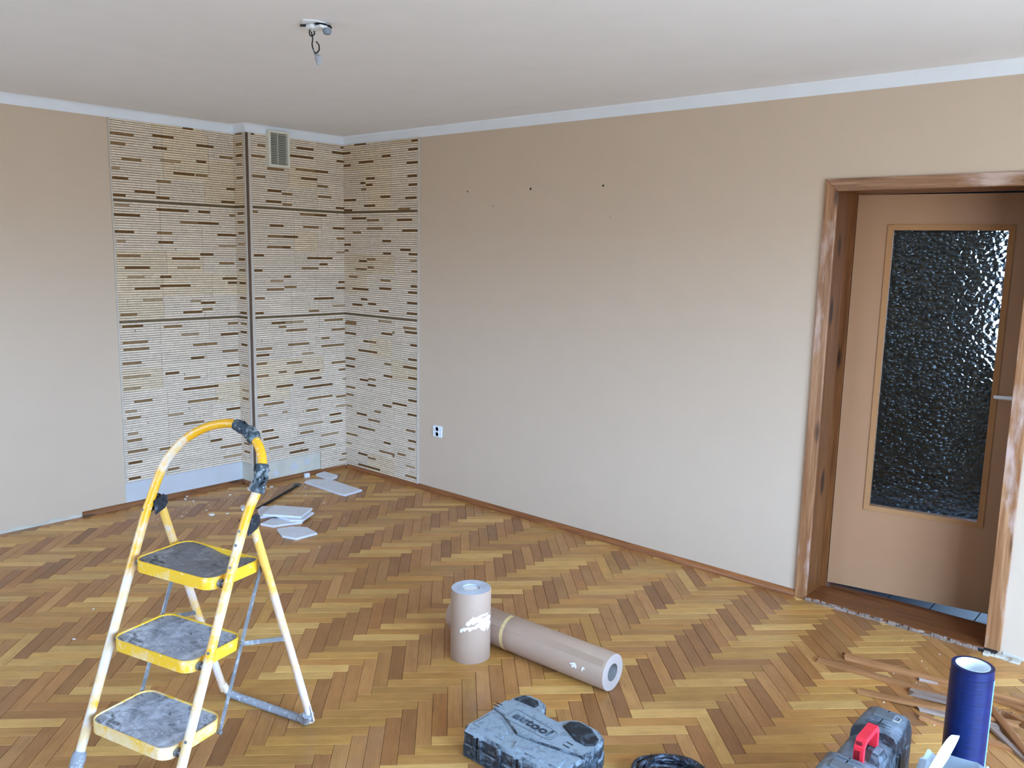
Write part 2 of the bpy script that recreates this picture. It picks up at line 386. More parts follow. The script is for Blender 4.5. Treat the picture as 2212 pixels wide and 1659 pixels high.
# translucent bag
t = NT('translucent_bag'); t.n.remove(t.b); o_ = t.n['Material Output']
df = t.new('ShaderNodeBsdfDiffuse'); df.inputs[0].default_value = (*lin((186, 202, 210)), 1)
tr = t.new('ShaderNodeBsdfTranslucent'); tr.inputs[0].default_value = (*lin((200, 214, 222)), 1)
tp = t.new('ShaderNodeBsdfTransparent'); gl = t.new('ShaderNodeBsdfGlossy'); gl.inputs['Roughness'].default_value = .25
m1 = t.new('ShaderNodeMixShader'); m1.inputs[0].default_value = .4; t.link(df.outputs[0], m1.inputs[1]); t.link(tr.outputs[0], m1.inputs[2])
m2 = t.new('ShaderNodeMixShader'); m2.inputs[0].default_value = .16; t.link(m1.outputs[0], m2.inputs[1]); t.link(tp.outputs[0], m2.inputs[2])
m3 = t.new('ShaderNodeMixShader'); m3.inputs[0].default_value = .07; t.link(m2.outputs[0], m3.inputs[1]); t.link(gl.outputs[0], m3.inputs[2])
t.link(m3.outputs[0], o_.inputs[0]); M['bag'] = t.m
M['bag_handle'] = plain('white_bag_handle', lin((226, 230, 230)), .5, var=.02)
# patterned glass
t = NT('hammered_glass'); t.n.remove(t.b); o_ = t.n['Material Output']
gb = t.new('ShaderNodeBsdfGlass'); gb.inputs['IOR'].default_value = 1.46; gb.inputs['Roughness'].default_value = .03
gb.inputs['Color'].default_value = (.86, .93, .97, 1)
vo = t.new('ShaderNodeTexVoronoi', feature='SMOOTH_F1'); vo.inputs['Scale'].default_value = 46; vo.inputs['Smoothness'].default_value = .35
t.link(t.coord((1, 1, 1.15)), vo.inputs['Vector'])
bp_ = t.new('ShaderNodeBump'); bp_.inputs['Strength'].default_value = .8; bp_.inputs['Distance'].default_value = .006; bp_.invert = True
t.link(vo.outputs['Distance'], bp_.inputs['Height']); t.link(bp_.outputs[0], gb.inputs['Normal'])
t.link(gb.outputs[0], o_.inputs[0]); M['glass'] = t.m
# clear pane
t = NT('clear_pane'); t.n.remove(t.b); o_ = t.n['Material Output']
tp = t.new('ShaderNodeBsdfTransparent'); tp.inputs[0].default_value = (.95, .97, .96, 1); gl = t.new('ShaderNodeBsdfGlossy'); gl.inputs['Roughness'].default_value = .02
m1 = t.new('ShaderNodeMixShader'); m1.inputs[0].default_value = .05; t.link(tp.outputs[0], m1.inputs[1]); t.link(gl.outputs[0], m1.inputs[2]); t.link(m1.outputs[0], o_.inputs[0])
M['pane'] = t.m
M['halltile'] = plain('grey_glossy_tile', lin((44, 50, 60)), .45, spec=.2, var=.05)
M['skirt'] = plain('grout_dark', lin((40, 36, 34)), .8)

# ------------------------------------------------------------------ room shell
D, L, HC, HB = 0.1556, 0.8386, 2.58, 2.52          # breast depth and length, ceiling, cove foot
XMAX, YMIN = WX, -5.4
DX0, DX1, DZ = 3.802, 4.6264, 2.063               # door opening
b = MB(); b.box((-.4, YMIN-.2, -.14), (XMAX+.3, .02, -.011)); floor = b.build('floor', M['joint']); tag(floor, kind='structure')
b = MB(); b.box((-.4, YMIN-.2, HC), (XMAX+.3, .25, HC+.15)); ceil = b.build('ceiling', M['ceiling']); tag(ceil, kind='structure')
b = MB()
b.box((-D-.25, YMIN-.2, -.14), (-D, .25, HC+.02)); b.box((-D-.01, -L, -.01), (0, .01, HC+.01))
wall_left = b.build('wall_left', M['wall']); tag(wall_left, kind='structure')
b = MB()
b.box((-.001, 0, -.14), (DX0-.02, .25, HC+.02)); b.box((DX1+.02, 0, -.14), (XMAX+.3, .25, HC+.02)); b.box((DX0-.02, 0, DZ+.02), (DX1+.02, .25, HC+.02))
wall_right = b.build('wall_right', M['wall']); tag(wall_right, kind='structure')
b = MB(); b.box((-D-.25, YMIN-.2, -.14), (BX0, YMIN, HC+.02)); b.box((BX1, YMIN-.2, -.14), (XMAX+.3, YMIN, HC+.02)); b.box((BX0, YMIN-.2, -.14), (BX1, YMIN, BZ0)); b.box((BX0, YMIN-.2, BZ1), (BX1, YMIN, HC+.02)); tag(b.build('wall_back', M['outer']), kind='structure')
b = MB()
b.box((WX, YMIN, -.14), (WX+.25, WY0, HC+.02)); b.box((WX, WY1, -.14), (WX+.25, 0, HC+.02))
b.box((WX, WY0, -.14), (WX+.25, WY1, WZ0)); b.box((WX, WY0, WZ1), (WX+.25, WY1, HC+.02))
tag(b.build('wall_front', M['outer']), kind='structure')
win = empty('window_1', (WX+.1, 0, 0)); tag(win, kind='structure')
b = MB()
for y in (WY0, (2*WY0+WY1)/3-.03, (WY0+2*WY1)/3-.03, WY1-.06): b.box((0, y, WZ0), (.06, y+.06, WZ1))
b.box((0, WY0, WZ0), (.06, WY1, WZ0+.06)); b.box((0, WY0, WZ1-.06), (.06, WY1, WZ1)); b.build('window_frame', M['white'], win)
b = MB(); b.box((.02, WY0+.06, WZ0+.06), (.024, WY1-.06, WZ1-.06)); b.build('window_pane', M['pane'], win)
b = MB(); b.box((-.22, WY0-.05, WZ0-.03), (.0, WY1+.05, WZ0)); b.build('window_sill', M['white'], win)
fill_win = empty('fill_window', (0, YMIN-.12, 0)); tag(fill_win, kind='structure')  # added window, out of view, there to lift the ceiling light
b = MB()
for x_ in (BX0, (BX0+BX1)/2-.03, BX1-.06): b.box((x_, 0, BZ0), (x_+.06, .06, BZ1))
b.box((BX0, 0, BZ0), (BX1, .06, BZ0+.06)); b.box((BX0, 0, BZ1-.06), (BX1, .06, BZ1)); b.build('window_frame', M['white'], fill_win)
b = MB(); b.box((BX0+.06, .02, BZ0+.06), (BX1-.06, .024, BZ1-.06)); b.build('window_pane', M['pane'], fill_win)
# concave plaster cove between walls and ceiling
def cove(name, path, nrm):
    """path: points on the wall; nrm: inward normal at each point (mitred)"""
    b = MB(); prof = [(0.004, HB)] + [(0.006+.040*(1-math.cos(a))**1.0, HB+.004+(HC-HB)*math.sin(a)) for a in [PI/2*k/6 for k in range(1, 7)]]
    rows = [[Vector((p[0]+n[0]*d, p[1]+n[1]*d, min(z, HC+.004))) for d, z in prof] for p, n in zip(path, nrm)]
    for i in range(len(rows)-1):
        for k in range(len(prof)-1): b.face((rows[i][k], rows[i+1][k], rows[i+1][k+1], rows[i][k+1]))
        b.face((Vector((*path[i], HB)), Vector((*path[i+1], HB)), rows[i+1][0], rows[i][0]))
    return tag(b.build(name, M['cove'], None, smooth=60), kind='structure')
cove('trim_1', [(-D, YMIN), (-D, -L), (0, -L), (0, 0), (XMAX, 0)], [(1, 0), (1, -1), (1, -1), (1, -1), (0, -1)])

# ------------------------------------------------------------------ herringbone parquet
SW, SL = .0571, .3020
R2 = math.sqrt(.5)
def proj(p):
    d = Vector(p)-CAM; z = d.dot(fw)
    if z < .2: return None
    return (1106+F_PX*d.dot(RT)/z, 829.5-F_PX*d.dot(UP)/z)
A_cols = [lin(c) for c in ((204, 154, 82), (196, 146, 76), (212, 164, 92), (190, 140, 76), (184, 134, 72), (218, 172, 100), (198, 142, 74))]  # lighter set: directional sheen of the grain put into the strip colour
B_cols = [lin(c) for c in ((172, 120, 68), (180, 126, 72), (164, 112, 64), (188, 134, 78), (156, 106, 60), (196, 144, 84), (176, 120, 66), (182, 130, 74))]  # darker set: strips turned away from the sheen, also put into the colour
x0c, y0c = 3.727, -1.222
strips = []
prnd = random.Random(11)
e_a = Vector((R2, R2)); e_b = Vector((R2, -R2))
for ic in range(-10, 8):
    for k in range(-60, 64):
        ox = x0c + ic*math.sqrt(2)*SL; oy = y0c - k*math.sqrt(2)*SW
        for typ in (0, 1):
            O = Vector((ox, oy))
            if typ == 0: pts = [O, O+e_a*SL, O+e_a*SL+e_b*SW, O+e_b*SW]; ax = e_a
            else:
                Q = O+e_a*SL; pts = [Q, Q+e_a*SW, Q+e_a*SW+e_b*SL, Q+e_b*SL]; ax = e_b
            c = (pts[0]+pts[2])/2
            if c.x < -.5 or c.x > XMAX+.3 or c.y > .3 or c.y < YMIN-.3: continue
            poly = [(p.x, p.y) for p in pts]; full = True
            for n_ in ((-1, 0, D), (1, 0, XMAX), (0, 1, -.001), (0, -1, -YMIN)):
                q = clip(poly, *n_)
                if len(q) != len(poly) or any(abs(a[0]-b_[0])+abs(a[1]-b_[1]) > 1e-6 for a, b_ in zip(sorted(q), sorted(poly))): full = False
                poly = q
                if not poly: break
            if not poly or area(poly) < 2e-4: continue
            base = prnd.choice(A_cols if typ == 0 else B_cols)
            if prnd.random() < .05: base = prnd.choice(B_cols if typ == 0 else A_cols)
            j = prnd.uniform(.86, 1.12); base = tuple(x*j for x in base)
            pp = [proj((p[0], p[1], 0)) for p in poly]; vis = 0
            if full and all(pp) and all(-5 < p[0] < 2217 and 0 < p[1] < 1664 for p in pp): vis = area(pp)
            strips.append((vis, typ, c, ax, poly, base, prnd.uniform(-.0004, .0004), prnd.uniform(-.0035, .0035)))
order = sorted(range(len(strips)), key=lambda i: -strips[i][0]); single = set(i for i in order[:300] if strips[i][0] > 0)
GAP = .0006; CH = .0011
def strip_mesh(mb, poly, c, ax, tint, dz):
    n = len(poly); ar = sum(poly[i-1][0]*poly[i][1]-poly[i][0]*poly[i-1][1] for i in range(n)); s_ = 1 if ar > 0 else -1
    def ins(d):
        out = []
        for i in range(n):
            a = Vector(poly[i-1]); b_ = Vector(poly[i]); c_ = Vector(poly[(i+1) % n])
            e1 = (b_-a).normalized(); e2 = (c_-b_).normalized(); n1 = Vector((-e1.y, e1.x)); n2 = Vector((-e2.y, e2.x)); nn = n1+n2
            if nn.length < 1e-6: nn = n1
            nn.normalize(); out.append(b_+nn*s_*d/max(.5, nn.dot(n1)))
        return out
    pv = Vector((-ax.y, ax.x)); rr = [[Vector((p.x, p.y, z)) for p in ins(d)] for d, z in ((GAP, -.0108), (GAP, dz-CH), (GAP+CH, dz))]
    off = (c.x*7.3, c.y*5.1, 0)
    L_ = lambda p: ((p.x-c.x)*ax.x+(p.y-c.y)*ax.y+off[0], (p.x-c.x)*pv.x+(p.y-c.y)*pv.y+off[1], 0)
    for k in range(2):
        for i in range(n):
            j = (i+1) % n; f = [rr[k][i], rr[k][j], rr[k+1][j], rr[k+1][i]]
            if s_ < 0: f.reverse()
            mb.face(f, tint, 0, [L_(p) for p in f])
    f = list(rr[2])
    if s_ < 0: f.reverse()
    mb.face(f, tint, 0, [L_(p) for p in f])
rest = MB()
for i, s_ in enumerate(strips):
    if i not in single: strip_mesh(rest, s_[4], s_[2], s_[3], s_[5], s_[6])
ro = rest.build('parquet_strips', M['parquet'], floor); tag(ro, kind='stuff')
one = MB(); hl, hw = SL/2, SW/2
strip_mesh(one, [(-hl, -hw), (hl, -hw), (hl, hw), (-hl, hw)], Vector((0, 0)), Vector((1, 0)), (1, 1, 1), 0)
one_me = one.data('parquet_strip', M['parquet'])
for i in sorted(single):
    s_ = strips[i]; o = bpy.data.objects.new('parquet_strip', one_me); COL.objects.link(o); o.parent = floor
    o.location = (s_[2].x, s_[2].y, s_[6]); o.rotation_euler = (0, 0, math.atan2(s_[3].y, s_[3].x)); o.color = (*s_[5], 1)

# ------------------------------------------------------------------ stone cladding (real brown slips, measured on the walls, mm)
BROWN = {'L':[(-1698,-1552,2432,1),(-1428,-1285,2438,0),(-1218,-1144,2512,0),(-1702,-1607,2359,1),(-1423,-1334,2361,0),(-1119,-998,2411,0),(-957,-856,2349,1),(
-1637,-1509,2268,1),(-1382,-1241,2286,2),(-1128,-1056,2301,0),(-1705,-1652,2207,2),(-1295,-1146,2214,0),(-1137,-1050,2212,1),(-1700,-1600,2146,0),(-1415,-1316,2150,1),(
-909,-847,2137,0),(-1562,-1427,2073,0),(-1702,-1622,2040,0),(-1419,-1329,2041,0),(-952,-845,2046,0),(-1696,-1600,1978,2),(-1423,-1198,1968,0),(-1127,-1029,1968,0),(
-1700,-1534,1918,0),(-894,-848,1953,1),(-1262,-1129,1892,1),(-1130,-977,1889,0),(-1701,-1578,1813,0),(-1425,-1321,1817,1),(-990,-847,1819,0),(-1691,-1636,1754,2),(
-1419,-1314,1754,0),(-983,-850,1744,2),(-1123,-1025,1680,0),(-1696,-1542,1661,1),(-1328,-1129,1649,0),(-982,-864,1619,1),(-1649,-1484,1585,0),(-1293,-1127,1590,2),(
-1635,-1522,1528,2),(-1415,-1338,1527,0),(-960,-842,1513,0),(-920,-837,1482,0),(-1418,-1204,1469,0),(-1591,-1419,1450,0),(-1538,-1408,1375,2),(-1131,-1022,1347,0),(
-1208,-1130,1365,2),(-1123,-1043,1302,1),(-1263,-1123,1286,0),(-1693,-1582,1282,1),(-925,-831,1196,1),(-1684,-1547,1206,0),(-1405,-1275,1194,1),(-929,-825,1194,0),(
-988,-827,1117,0),(-1282,-1154,1135,2),(-1686,-1518,1101,1),(-1684,-1512,1056,1),(-1200,-1019,1057,1),(-976,-855,994,1),(-1220,-1122,965,0),(-1693,-1569,963,1),(
-945,-829,888,0),(-1693,-1509,873,2),(-1407,-1309,873,0),(-1273,-1155,828,1),(-953,-831,812,0),(-1692,-1581,798,2),(-1284,-1019,755,0),(-1629,-1506,705,1),(
-1253,-1022,659,1),(-1690,-1613,647,2),(-961,-833,572,0),(-1682,-1590,603,1),(-1409,-1289,589,2),(-1291,-1140,511,1),(-1683,-1615,494,2),(-1688,-1588,448,1),(
-1094,-1004,360,0),(-1689,-1552,370,1),(-1470,-1357,359,1),(-1017,-829,294,1),(-1687,-1595,299,0),(-996,-844,220,2),(-1420,-1336,206,1),(-1690,-1610,191,0)],'S':[(-110,-30,2508,1),(
-110,-30,2444,1),(-110,-30,2367,0),(-110,-30,2311,2),(-110,-30,2214,1),(-110,-30,1971,1),(-110,-30,1909,1),(-110,-30,1833,1),(-110,-30,1755,2),(-110,-30,1652,0),(
-110,-30,1575,1),(-110,-30,1484,0),(-110,-30,1377,0),(-110,-30,1271,0),(-110,-30,1199,1),(-110,-30,1132,0),(-110,-30,1045,0),(-110,-30,886,1),(-110,-30,711,2),(
-110,-30,653,1),(-110,-30,308,1),(-110,-30,245,1)],'B':[(-831,-779,2513,0),(-751,-693,2439,1),(-820,-695,2362,1),(-432,-283,2454,0),(-500,-284,2394,0),(
-117,0,2455,0),(-75,-7,2392,0),(-37,6,2498,0),(-681,-541,2289,1),(-441,-262,2304,1),(-274,-155,2299,0),(-824,-699,2225,1),(-397,-252,2242,0),(-252,-157,2206,1),(
-680,-566,2138,0),(-562,-478,2119,1),(-248,-128,2117,1),(-693,-568,2059,0),(-558,-480,2042,1),(-86,1,2041,0),(-821,-763,1984,1),(-413,-280,1982,1),(-292,-172,1978,0),(
-670,-556,1892,0),(-387,-246,1889,1),(-119,-1,1901,0),(-688,-557,1820,1),(-558,-434,1815,0),(-83,5,1812,1),(-696,-565,1741,1),(-565,-498,1738,0),(-84,-3,1718,2),(
-819,-724,1681,0),(-356,-238,1663,0),(-238,-122,1661,0),(-244,-172,1616,0),(-404,-245,1587,1),(-817,-738,1575,0),(-559,-491,1527,0),(-675,-571,1497,2),(
-68,7,1491,0),(-555,-453,1452,1),(-704,-561,1437,1),(-88,7,1445,0),(-812,-722,1377,1),(-297,-114,1359,0),(-127,-1,1296,2),(-346,-244,1268,1),(-815,-735,1271,0),(
-203,-28,1191,1),(-672,-555,1197,0),(-555,-412,1194,2),(-669,-555,1196,0),(-555,-397,1194,2),(-204,-32,1191,1),(-612,-550,1164,1),(-551,-365,1131,1),(-137,-11,1113,1),(
-234,-159,1054,1),(-803,-671,1015,1),(-534,-348,1028,1),(-235,-20,993,1),(-816,-697,965,0),(-414,-309,950,2),(-800,-719,907,1),(-550,-416,892,1),(-141,-7,859,1),(
-75,6,798,1),(-481,-258,816,0),(-620,-551,829,1),(-802,-707,817,1),(-346,-239,755,0),(-37,6,719,2),(-641,-497,728,0),(-406,-136,691,0),(-801,-698,669,0),(
-368,-138,604,1),(-103,4,589,1),(-754,-582,605,1),(-104,3,507,2),(-384,-277,511,1),(-811,-720,528,2),(-596,-552,528,2),(-167,-55,454,0),(-451,-231,410,2),(
-161,-41,390,0),(-772,-674,408,0),(-443,-320,347,1),(-246,-85,300,2),(-761,-632,349,0),(-545,-409,260,0),(-268,-115,212,1),(-720,-596,274,2),(-540,-370,199,0),(
-52,6,116,1),(-81,6,73,2)],'R':[(142,280,2515,0),(776,844,2498,0),(-1,95,2454,0),(742,844,2437,0),(458,552,2408,0),(195,362,2375,0),(729,845,2345,0),(-10,101,2359,0),(
736,838,2267,0),(279,377,2267,0),(212,271,2236,0),(278,354,2221,0),(750,839,2205,0),(217,278,2191,1),(443,552,2130,0),(715,833,2114,0),(-6,161,2101,0),(
254,383,2068,0),(638,764,2039,1),(1,113,2038,0),(105,276,1977,0),(284,427,1962,1),(624,779,1960,0),(283,464,1899,1),(681,841,1883,0),(119,214,1870,1),(
464,559,1810,0),(6,94,1779,0),(660,773,1748,0),(13,62,1731,1),(471,559,1717,0),(752,842,1715,0),(282,381,1672,1),(188,282,1658,0),(766,835,1670,2),(289,358,1611,1),(
148,281,1583,1),(780,843,1594,0),(67,171,1522,1),(440,552,1507,1),(774,850,1490,0),(106,303,1445,0),(425,559,1459,0),(746,850,1444,0),(209,287,1369,0),(
295,387,1338,0),(105,224,1311,0),(739,851,1355,0),(425,537,1293,0),(732,851,1280,0),(5,151,1170,1),(417,566,1204,1),(23,157,1172,1),(433,565,1206,2),(694,834,1182,1),(
12,147,1081,0),(449,573,1112,0),(573,606,1126,1),(710,842,1143,0),(235,287,1035,0),(287,390,1046,1),(773,843,1052,0),(173,398,959,0),(19,136,888,0),(750,848,944,0),(
482,565,886,1),(18,127,826,0),(694,848,886,0),(473,573,795,0),(750,849,812,0),(188,294,737,0),(294,380,750,1),(285,380,705,0),(19,134,663,1),(751,837,736,1),(
20,115,604,1),(751,845,646,0),(19,96,512,2),(464,565,570,0),(573,735,601,0),(362,439,510,1),(149,274,458,0),(743,846,539,0),(291,430,430,1),(166,273,360,0),(
273,369,359,1),(16,157,287,1),(728,831,421,1),(752,839,346,0),(472,556,286,0),(18,83,200,2),(752,824,288,1),(420,589,211,1),(631,725,226,1),(164,281,139,0),(
280,377,134,1),(573,606,195,1),(163,428,58,0),(729,825,141,2),(721,841,62,1)]}
SH = [lin((116, 80, 40)), lin((148, 114, 74)), lin((180, 152, 116))]
CR = lin((238, 219, 196)); GROOVE_TINT = lin((108, 88, 66))  # groove backing tinted dark brown to deepen the shade between slips
srnd = random.Random(5)
ZB1, ZB2, BH = 1.240, 2.016, .016
TZ = []; TH = .0152*10
zt = ZB1-BH/2
for k in range(8): TZ.append((zt-TH*(k+1), zt-TH*k))
zz = ZB1+BH/2; th2 = (ZB2-BH/2-zz)/5
for k in range(5): TZ.append((zz+th2*k, zz+th2*(k+1)))
zz = ZB2+BH/2
for k in range(4): TZ.append((zz+th2*k, min(zz+th2*(k+1), HB)))
def cladding(parent, key, fn, u0, u1, seams, zmin_fn):
    """fn(u, z, depth) -> point on wall"""
    slips = [(a/1000, b_/1000, z/1000, s) for a, b_, z, s in BROWN[key]]
    cuts = [u0]+[s for s in seams if u0+.02 < s < u1-.02]+[u1]
    for ti, (z0, z1) in enumerate(TZ):
        rows = [(z0+(z1-z0)*k/10, z0+(z1-z0)*(k+1)/10) for k in range(10)] if z1-z0 > .12 else None
        if rows is None:
            n = max(1, int(round((z1-z0)/.0153))); rows = [(z0+(z1-z0)*k/n, z0+(z1-z0)*(k+1)/n) for k in range(n)]
        jc = [cuts[0]]+[q+srnd.choice((0, 0, .0, .035, -.03)) for q in cuts[1:-1]]+[cuts[-1]]
        for ci in range(len(cuts)-1):
            a, c = jc[ci], jc[ci+1]; zm = zmin_fn((a+c)/2)
            rws = [r for r in rows if r[0] > zm-.004]
            if not rws: continue
            mb = MB(); wj = srnd.uniform(.94, 1.03); yel = srnd.random() < (.28 if z0 > 1.2 else .10)
            tb = tuple(CR[i]*wj*((1.0, .965, .86)[i] if yel else 1) for i in range(3))
            g = .0004; zl = rws[0][0]+.0014; zh = rws[-1][1]-.0006
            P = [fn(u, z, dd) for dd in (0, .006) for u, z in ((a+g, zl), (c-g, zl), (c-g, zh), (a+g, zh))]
            mb.mesh(P, [(4,5,6,7),(0,1,5,4),(1,2,6,5),(2,3,7,6),(3,0,4,7)], GROOVE_TINT)
            for r0_, r1_ in rws:
                zc = (r0_+r1_)/2
                br = [s for s in slips if r0_ <= s[2] < r1_ and s[1] > a and s[0] < c]
                pts = [a+g]+sorted(a+(c-a)*srnd.uniform(.15, .85) for _ in range(srnd.choice((1, 2, 2))) )+[c-g]
                seg = []
                for k in range(len(pts)-1):
                    if pts[k+1]-pts[k] > .03 or True: seg.append((pts[k], pts[k+1], None))
                for s in br:
                    s0, s1 = max(s[0], a+g), min(s[1], c-g); new = []
                    if s1-s0 < .012: continue
                    for q in seg:
                        if q[2] is not None or q[1] <= s0 or q[0] >= s1: new.append(q); continue
                        if q[0] < s0-.006: new.append((q[0], s0, None))
                        if q[1] > s1+.006: new.append((s1, q[1], None))
                    new.append((s0, s1, s[3])); seg = new
                for q0, q1, sh in seg:
                    if q1-q0 < .006: continue
                    dep = .0115+srnd.uniform(-.0012, .0022); j = srnd.uniform(.93, 1.05)
                    tt = tuple(x*j for x in (tb if sh is None else SH[sh])); e = .0004; zb = r0_+.0021; ze = r1_-.0012
                    P = [fn(u, z, dd) for dd, ee in ((.005, 0), (dep-.0012, 0), (dep, .0012)) for u, z in ((q0+e+ee, zb+ee), (q1-e-ee, zb+ee), (q1-e-ee, ze-ee), (q0+e+ee, ze-ee))]
                    mb.mesh(P, [(8,9,10,11),(0,1,5,4),(1,2,6,5),(2,3,7,6),(3,0,4,7),(4,5,9,8),(5,6,10,9),(6,7,11,10),(7,4,8,11)], tt)
            o = mb.build('stone_tile', M['stone'], parent)
    for zc in (ZB1, ZB2):
        mb = MB(); P = [fn(u, z, dd) for dd, ee in ((0, 0), (.008, 0), (.0095, .0015)) for u, z in ((u0, zc-BH/2+.001+ee), (u1, zc-BH/2+.001+ee), (u1, zc+BH/2-.001-ee), (u0, zc+BH/2-.001-ee))]
        mb.mesh(P, [(8,9,10,11),(0,1,5,4),(1,2,6,5),(2,3,7,6),(3,0,4,7),(4,5,9,8),(5,6,10,9),(6,7,11,10),(7,4,8,11)]); mb.build('brown_band', M['band'], parent)
cladding(wall_left, 'L', lambda u, z, d: Vector((-D+d, u, z)), -1.703, -L-.001, [-1.40, -1.075], lambda u: .165)
cladding(wall_left, 'B', lambda u, z, d: Vector((d, u, z)), -.806, -.001, [-.50, -.255], lambda u: .165 if u < -.25 else .015)
cladding(wall_left, 'S', lambda u, z, d: Vector((u, -L-d, z)), -D+.012, -.0125, [], lambda u: .165)
cladding(wall_right, 'R', lambda u, z, d: Vector((u, -d, z)), .012, .847, [.28, .56], lambda u: .035)
# slim end profiles and brown corner profile
b = MB(); b.box((.847, -.014, .03), (.858, -.001, HB)); b.build('edge_profile', M['profile_edge'], wall_right)
b = MB(); b.box((-D, -1.712, .165), (-D+.012, -1.703, HB)); b.build('edge_profile', M['profile_edge'], wall_left)
b = MB(); b.box((.0, -L-.0040, .17), (.0135, -.829, HB)); b.build('corner_profile', M['profile'], wall_left)
b = MB(); b.box((0, -.829, .165), (.0145, -.8065, HB)); b.build('profile_flange', M['profile_edge'], wall_left)
b = MB(); b.box((-.012, -L-.0145, .165), (-.0005, -L, HB)); b.build('profile_flange', M['profile_edge'], wall_left)
# bare plaster where the lowest tiles were knocked off
b = MB(); b.box((-D, -1.712, .0), (-D+.003, -L, .166)); b.build('bare_plaster', M['plaster_b'], wall_left)
b = MB(); b.box((-D, -L-.003, 0), (.003, -L, .166)); b.box((0, -L-.003, 0), (.003, -.255, .166)); b.build('bare_plaster', M['plaster'], wall_left)
for y0_, z0_, r_ in ((-.66, .07, .035), (-.50, .09, .045), (-.38, .115, .032), (-.78, .05, .02)):
    b = MB(); q_ = [(y0_+math.cos(2*PI*k/11)*r_*rnd.uniform(.6, 1.2), z0_+math.sin(2*PI*k/11)*r_*.8*rnd.uniform(.6, 1.2)) for k in range(11)]
    b.prism(q_, .0, .0012, 0, fn=lambda p: Vector((.003+p.z, p.x, p.y))); b.build('plaster_patch', M['plaster_b'], wall_left)
# rough foot of the walls where the skirting was pulled off
def rough_foot(name, fn, a, c, parent, n=70, seed=3):
    rr = random.Random(seed); b = MB(); top = [.014+rr.uniform(-.006, .010) for _ in range(n+1)]
    for k in range(n):
        u0_, u1_ = a+(c-a)*k/n, a+(c-a)*(k+1)/n
        b.face([fn(u0_, 0, .004), fn(u1_, 0, .004), fn(u1_, top[k+1], .004), fn(u0_, top[k], .004)])
        b.face([fn(u0_, top[k], .004), fn(u1_, top[k+1], .004), fn(u1_, top[k+1]+.002, 0), fn(u0_, top[k]+.002, 0)])
    return b.build(name, M['plaster'], parent)
rough_foot('rough_plaster_edge', lambda u, z, d: Vector((-D+d, u, z)), YMIN, -2.0, wall_left)
rough_foot('rough_plaster_edge', lambda u, z, d: Vector((u, -d, z)), 4.70, XMAX-.01, wall_right, 50, 9)
# baseboards: small quarter mouldings
def moulding(name, path, nrm, mat, h=.034, dp=.02):
    b = MB(); prof = [(0, 0), (dp, 0), (dp, h*.28), (dp*.86, h*.5), (dp*.55, h*.8), (dp*.3, h*.97), (0, h)]
    rows = [[Vector((p[0]+n[0]*d, p[1]+n[1]*d, z)) for d, z in prof] for p, n in zip(path, nrm)]
    for i in range(len(rows)-1):
        for k in range(len(prof)-1): b.face((rows[i][k], rows[i+1][k], rows[i+1][k+1], rows[i][k+1]))
    b.face(rows[0]); b.face(list(reversed(rows[-1])))
    return tag(b.build(name, mat, None, smooth=50), kind='structure')
moulding('baseboard_right', [(.03, -.001), (3.741, -.001)], [(0, -1), (0, -1)], M['base'])
moulding('baseboard_left', [(-D+.003, -1.995), (-D+.003, -L-.003), (.003, -L-.003), (.003, -.022)], [(1, 0), (1, -1), (1, -1), (1, 0)], M['basey'], .032, .018)

# ------------------------------------------------------------------ door
door = empty('door_1', (0, 0, 0)); tag(door, kind='structure')
XO0, XO1, ZO = 3.741, 4.690, 2.121
def casing_piece(poly, name, mat):
    b = MB(); b.prism([(p[0], p[1]) for p in poly], 0, .016, .002, fn=lambda p: Vector((p.x, -p.z, p.y))); return b.build(name, mat, door)
casing_piece([(XO0, .001), (DX0, .001), (DX0, DZ), (XO0, ZO)], 'casing', M['casing'])
casing_piece([(DX1, .018), (XO1, .018), (XO1, ZO), (DX1, DZ)], 'casing', M['casing'])
casing_piece([(XO0, ZO), (DX0, DZ), (DX1, DZ), (XO1, ZO)], 'casing', M['casingx'])
JD = .262
b = MB(); b.box((DX0-.02, -.0005, .0), (DX0, JD, DZ+.02)); b.build('jamb', M['jamb'], door)
b = MB(); b.box((DX1, -.0005, .0), (DX1+.02, JD, DZ+.02)); b.build('jamb', M['jamb'], door)
b = MB(); b.box((DX0, -.0005, DZ), (DX1, JD, DZ+.02)); b.build('jamb_head', M['sill'], door)
b = MB(); b.box((DX0, -.018, -.002), (DX1, JD, .02)); b.build('threshold', M['sill'], door)
rr = random.Random(21); b = MB(); n = 60
for k in range(n):                                     # splintered front edge of the threshold
    u = DX0+(DX1-DX0)*k/n; w = (DX1-DX0)/n*rr.uniform(.8, 2.6); y = -.018-rr.uniform(.001, .012); h = rr.uniform(.006, .021)
    b.box((u, y, 0), (min(u+w, DX1), -.017, h), tuple(rr.uniform(.6, 1.05) for _ in range(1))*3)
b.build('splintered_edge', M['rawwood'], door)
b = MB(); b.box((DX1-.02, -.03, .0), (DX1+.055, -.001, .016)); b.build('dark_gap_filler', M['skirt'], door)
b = MB()
for k in range(7): b.box((DX1+.0+k*.02+rr.uniform(-.01, .01), -.04-rr.uniform(0, .02), 0), (DX1+.03+k*.02, -.02, rr.uniform(.004, .012)))
b.build('mortar_rubble', M['plaster'], door)
TH = .183
b = MB(); b.box((DX0, .192, .02), (DX0+.021, JD, DZ)); b.build('door_stop', M['jamb'], door)
b = MB(); b.box((DX0+.021, .192, DZ-.004), (DX1, .204, DZ)); b.build('door_stop', M['sill'], door)
leaf = empty('door_leaf', (3.826, .205, 0), TH, door)
lb = MB(); LW, LH = .815, 2.015; g0, g1, h0, h1 = .153, .683, .474, 1.908; T0, T1 = 0, .04; Z0 = .043
